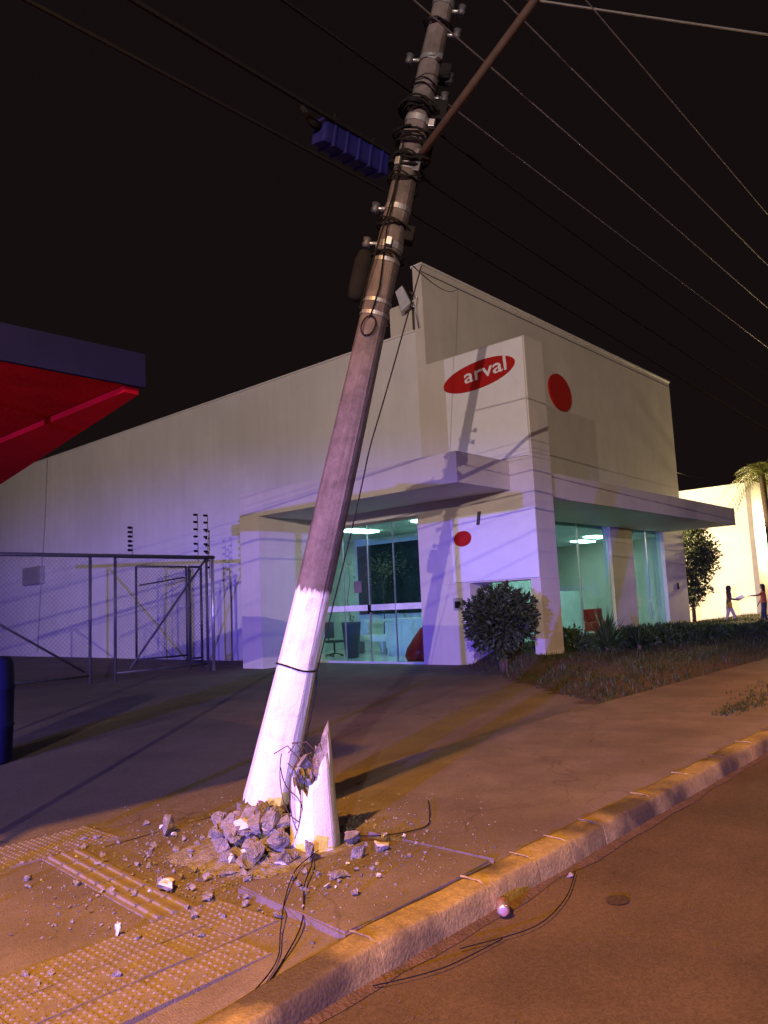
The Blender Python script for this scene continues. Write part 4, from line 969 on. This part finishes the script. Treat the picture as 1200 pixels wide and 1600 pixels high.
# ------------------------------------------------------------------ lit neighbouring building
t = empty('neighbour_building', 'brightly floodlit cream wall of the neighbouring building', 'building', (40, 11.5, 0))
def np_(name, m, bx): 
    b = MB(); b.box(*bx); o = b.build(name, m, t); o.location = (-40, -11.5, 0); return o
np_('lit_wall', 'neigh', (40, 40.3, 11.55, 30, 0, 6.85)); np_('street_wall', 'grey', (40.001, 46, 11.3, 11.549, 0, 6.95)); np_('roof', 'grey', (40.3, 60, 11.55, 30, 6.4, 6.6))
np_('street_window_frame', 'steel', (41.4, 41.5, 11.25, 11.3, .2, 4.6)); np_('street_window', 'glass', (41.5, 46, 11.27, 11.28, .2, 4.6)); np_('plinth', 'neigh', (39.97, 40, 11.55, 30, 0, .55))
np_('shop_light', 'lamp', (41.9, 42.2, 11.10, 11.25, 4.25, 4.40))
d = bpy.data.lights.new('shop_glow', 'POINT'); d.energy = 4200; d.color = (1, .78, .36); d.shadow_soft_size = .15
o = bpy.data.objects.new('shop_glow', d); col.objects.link(o); o.parent = t; o.location = (1.2, -.75, 4.2)
sheet('side_yard', [(32.3, 5.1), (60, 5.1), (60, 40), (32.3, 40)], .118, 'tactile')
# the wall's own floodlight, mounted at the shop's far side
t = empty('wall_floodlight', 'floodlight fixed on the hidden side of the shop, lighting the neighbouring wall', 'floodlight', (32.25, 14.3, 5.6))
MB().box(0, .14, -.2, .2, -.15, .15, .02).build('housing', 'dsteel', t); MB().box(.141, .15, -.17, .17, -.12, .12).build('lens', 'lamp', t)
d = bpy.data.lights.new('wall_flood', 'SPOT'); d.energy = 6500; d.color = (1, .74, .42); d.spot_size = R(150); d.spot_blend = .6; d.shadow_soft_size = .15
o = bpy.data.objects.new('wall_flood', d); col.objects.link(o); o.parent = t; o.location = (.25, 0, 0); o.rotation_euler = (Vector((40, 13.5, 3.6))-Vector((32.5, 14.3, 5.6))).to_track_quat('-Z', 'Y').to_euler()

# ------------------------------------------------------------------ people
def figure(name, label, locn, rz, J, E, mats, pick):
    """skin-modifier body: J joints (pos, radius), E edges; pick(center)->material index"""
    root = empty(name, label, 'person', locn); root.rotation_euler = (0, 0, rz)
    keys = list(J); me_ = bpy.data.meshes.new('body'); me_.from_pydata([J[k][0] for k in keys], [(keys.index(a), keys.index(b_)) for a, b_ in E], [])
    ob = bpy.data.objects.new('body_tmp', me_); col.objects.link(ob)
    sm = ob.modifiers.new('skin', 'SKIN'); sm.use_smooth_shade = True
    for i, k in enumerate(keys):
        me_.skin_vertices[0].data[i].radius = (J[k][1], J[k][1]*(J[k][2] if len(J[k]) > 2 else 1)); me_.skin_vertices[0].data[i].use_root = (k == 'pelvis')
    ss = ob.modifiers.new('sub', 'SUBSURF'); ss.levels = 2; ss.render_levels = 2
    dg_ = bpy.context.evaluated_depsgraph_get(); dg_.update(); m2 = bpy.data.meshes.new_from_object(ob.evaluated_get(dg_)); bpy.data.objects.remove(ob)
    m2.materials.clear()
    for m in mats: m2.materials.append(M[m])
    for p in m2.polygons: p.material_index = pick(p.center); p.use_smooth = True
    o = bpy.data.objects.new('body', m2); col.objects.link(o); o.parent = root
    return root
def bodyJ(lf, rf, lk, rk, le, lh, re_, rh, lean=0.0):
    J = {'pelvis': ((0, 0, .93), .135, .8), 'waist': ((lean*.4, 0, 1.08), .12, .75), 'chest': ((lean, 0, 1.28), .145, .72), 'neck': ((lean*1.2, 0, 1.43), .05), 'head0': ((lean*1.4, 0, 1.50), .07), 'head1': ((lean*1.5, 0, 1.60), .085), 'head2': ((lean*1.5, 0, 1.67), .06),
         'nose': ((lean*1.5+.095, 0, 1.555), .018),
         'ls': ((lean, .17, 1.38), .055), 'le': (le, .042), 'lh': (lh, .03), 'rs': ((lean, -.17, 1.38), .055), 're': (re_, .042), 'rh': (rh, .03),
         'lhip': ((0, .09, .86), .10), 'lk': (lk, .06), 'la': ((lf[0], lf[1], lf[2]+.08), .042), 'lt': ((lf[0]+.17, lf[1], lf[2]+.035), .032),
         'rhip': ((0, -.09, .86), .10), 'rk': (rk, .06), 'ra': ((rf[0], rf[1], rf[2]+.08), .042), 'rt': ((rf[0]+.17, rf[1], rf[2]+.035), .032)}
    E = [('pelvis', 'waist'), ('waist', 'chest'), ('chest', 'neck'), ('neck', 'head0'), ('head0', 'head1'), ('head1', 'head2'), ('head1', 'nose'), ('chest', 'ls'), ('ls', 'le'), ('le', 'lh'), ('chest', 'rs'), ('rs', 're'), ('re', 'rh'),
         ('pelvis', 'lhip'), ('lhip', 'lk'), ('lk', 'la'), ('la', 'lt'), ('pelvis', 'rhip'), ('rhip', 'rk'), ('rk', 'ra'), ('ra', 'rt')]
    for s_, h, e in (('l', lh, le), ('r', rh, re_)):
        dv = (Vector(h)-Vector(e)).normalized(); sd = dv.cross(Vector((0, 0, 1))); sd = sd.normalized() if sd.length > .1 else Vector((1, 0, 0))
        J[s_+'palm'] = (tuple(Vector(h)+dv*.06), .03, .6); E.append((s_+'h', s_+'palm'))
        for q, (off, ln) in enumerate(((-.03, .065), (-.01, .078), (.01, .075), (.03, .06))):
            J[s_+'f%d' % q] = (tuple(Vector(h)+dv*(.085+ln)+sd*off+Vector((0, 0, -.015))), .008); E.append((s_+'palm', s_+'f%d' % q))
        J[s_+'th'] = (tuple(Vector(h)+dv*.07+sd*-.055), .009); E.append((s_+'h', s_+'th'))
    return J, E
def hair(root, c, r, long, m='hair'):
    b = MB(); b.lathe([(.01, .115), (.06, .105), (.095, .06), (.102, 0), (.10, -.05), (.095, -.10)]+([(.10, -.2), (.085, -.32), (.03, -.36)] if long else [(.05, -.12)]), 16)
    for v in b.bm.verts:
        if v.co.x > .035 and v.co.z < .045: v.co.x = .035
    o = b.build('hair', m, root); o.location = c; return o
# walking person with dark long hair, cream trousers, yellow bag
J, E = bodyJ((-.30, .09, .02), (.24, -.09, .02), (-.05, .09, .48), (.16, -.09, .49), (.10, .24, 1.16), (.32, .18, 1.10), (.05, -.25, 1.14), (.33, -.14, 1.12), .05)
p1 = figure('person', 'person with long dark hair walking, dark top, cream trousers and yellow bag', (33.0, 10.6, .118), R(-60), J, E, ['browncl', 'cream', 'skin', 'black'],
    lambda c: 3 if c.z < .07 else 1 if c.z < .93 else 2 if (c.z > 1.42 and abs(c.y) < .1) or (abs(c.y) > .12 and c.z < 1.13 and c.x > .22) else 0)
hair(p1, (.045, 0, 1.585), .1, True)
c = MB(); c.box(-.05, .07, -.16, .16, 0, .24, .04); o = c.build('bag', 'yellow', p1); o.location = (-.02, -.27, .78)
c = MB(); c.tube([(-.02, -.27, 1.0), (-.09, -.20, 1.25), (-.07, -.05, 1.43), (.0, .14, 1.36)], .012, 5); c.build('bag_strap', 'yellow', p1)
pp = MB(); pp.box(-.15, .15, -.11, .11, -.004, .004)
o = pp.build('paper_sheet', emit('white_paper', (.9, .9, .9), 0.0), None, (33.21, 10.19, 1.30)); o.rotation_euler = (R(35), R(-20), R(-55)); tag(o, 'white sheet of paper held out by the walking person', 'paper')
# person at the right edge, orange top, arm reaching out
J, E = bodyJ((-.05, .10, .02), (.10, -.10, .02), (.02, .10, .49), (.08, -.10, .49), (.20, .22, 1.25), (.46, .20, 1.24), (.02, -.25, 1.14), (.14, -.24, .94), .0)
p2 = figure('person', 'person in an orange top and dark jeans at the right edge reaching out an arm', (33.6, 9.42, .118), R(115), J, E, ['orange', 'denim', 'skin', 'black'],
    lambda c: 3 if c.z < .07 else 1 if c.z < .95 else 2 if (c.z > 1.42 and abs(c.y) < .1) or c.x > .24 or (abs(c.y) > .19 and c.z < 1.15) else 0)
hair(p2, (0, 0, 1.585), .1, True)
bpy.context.view_layer.update()
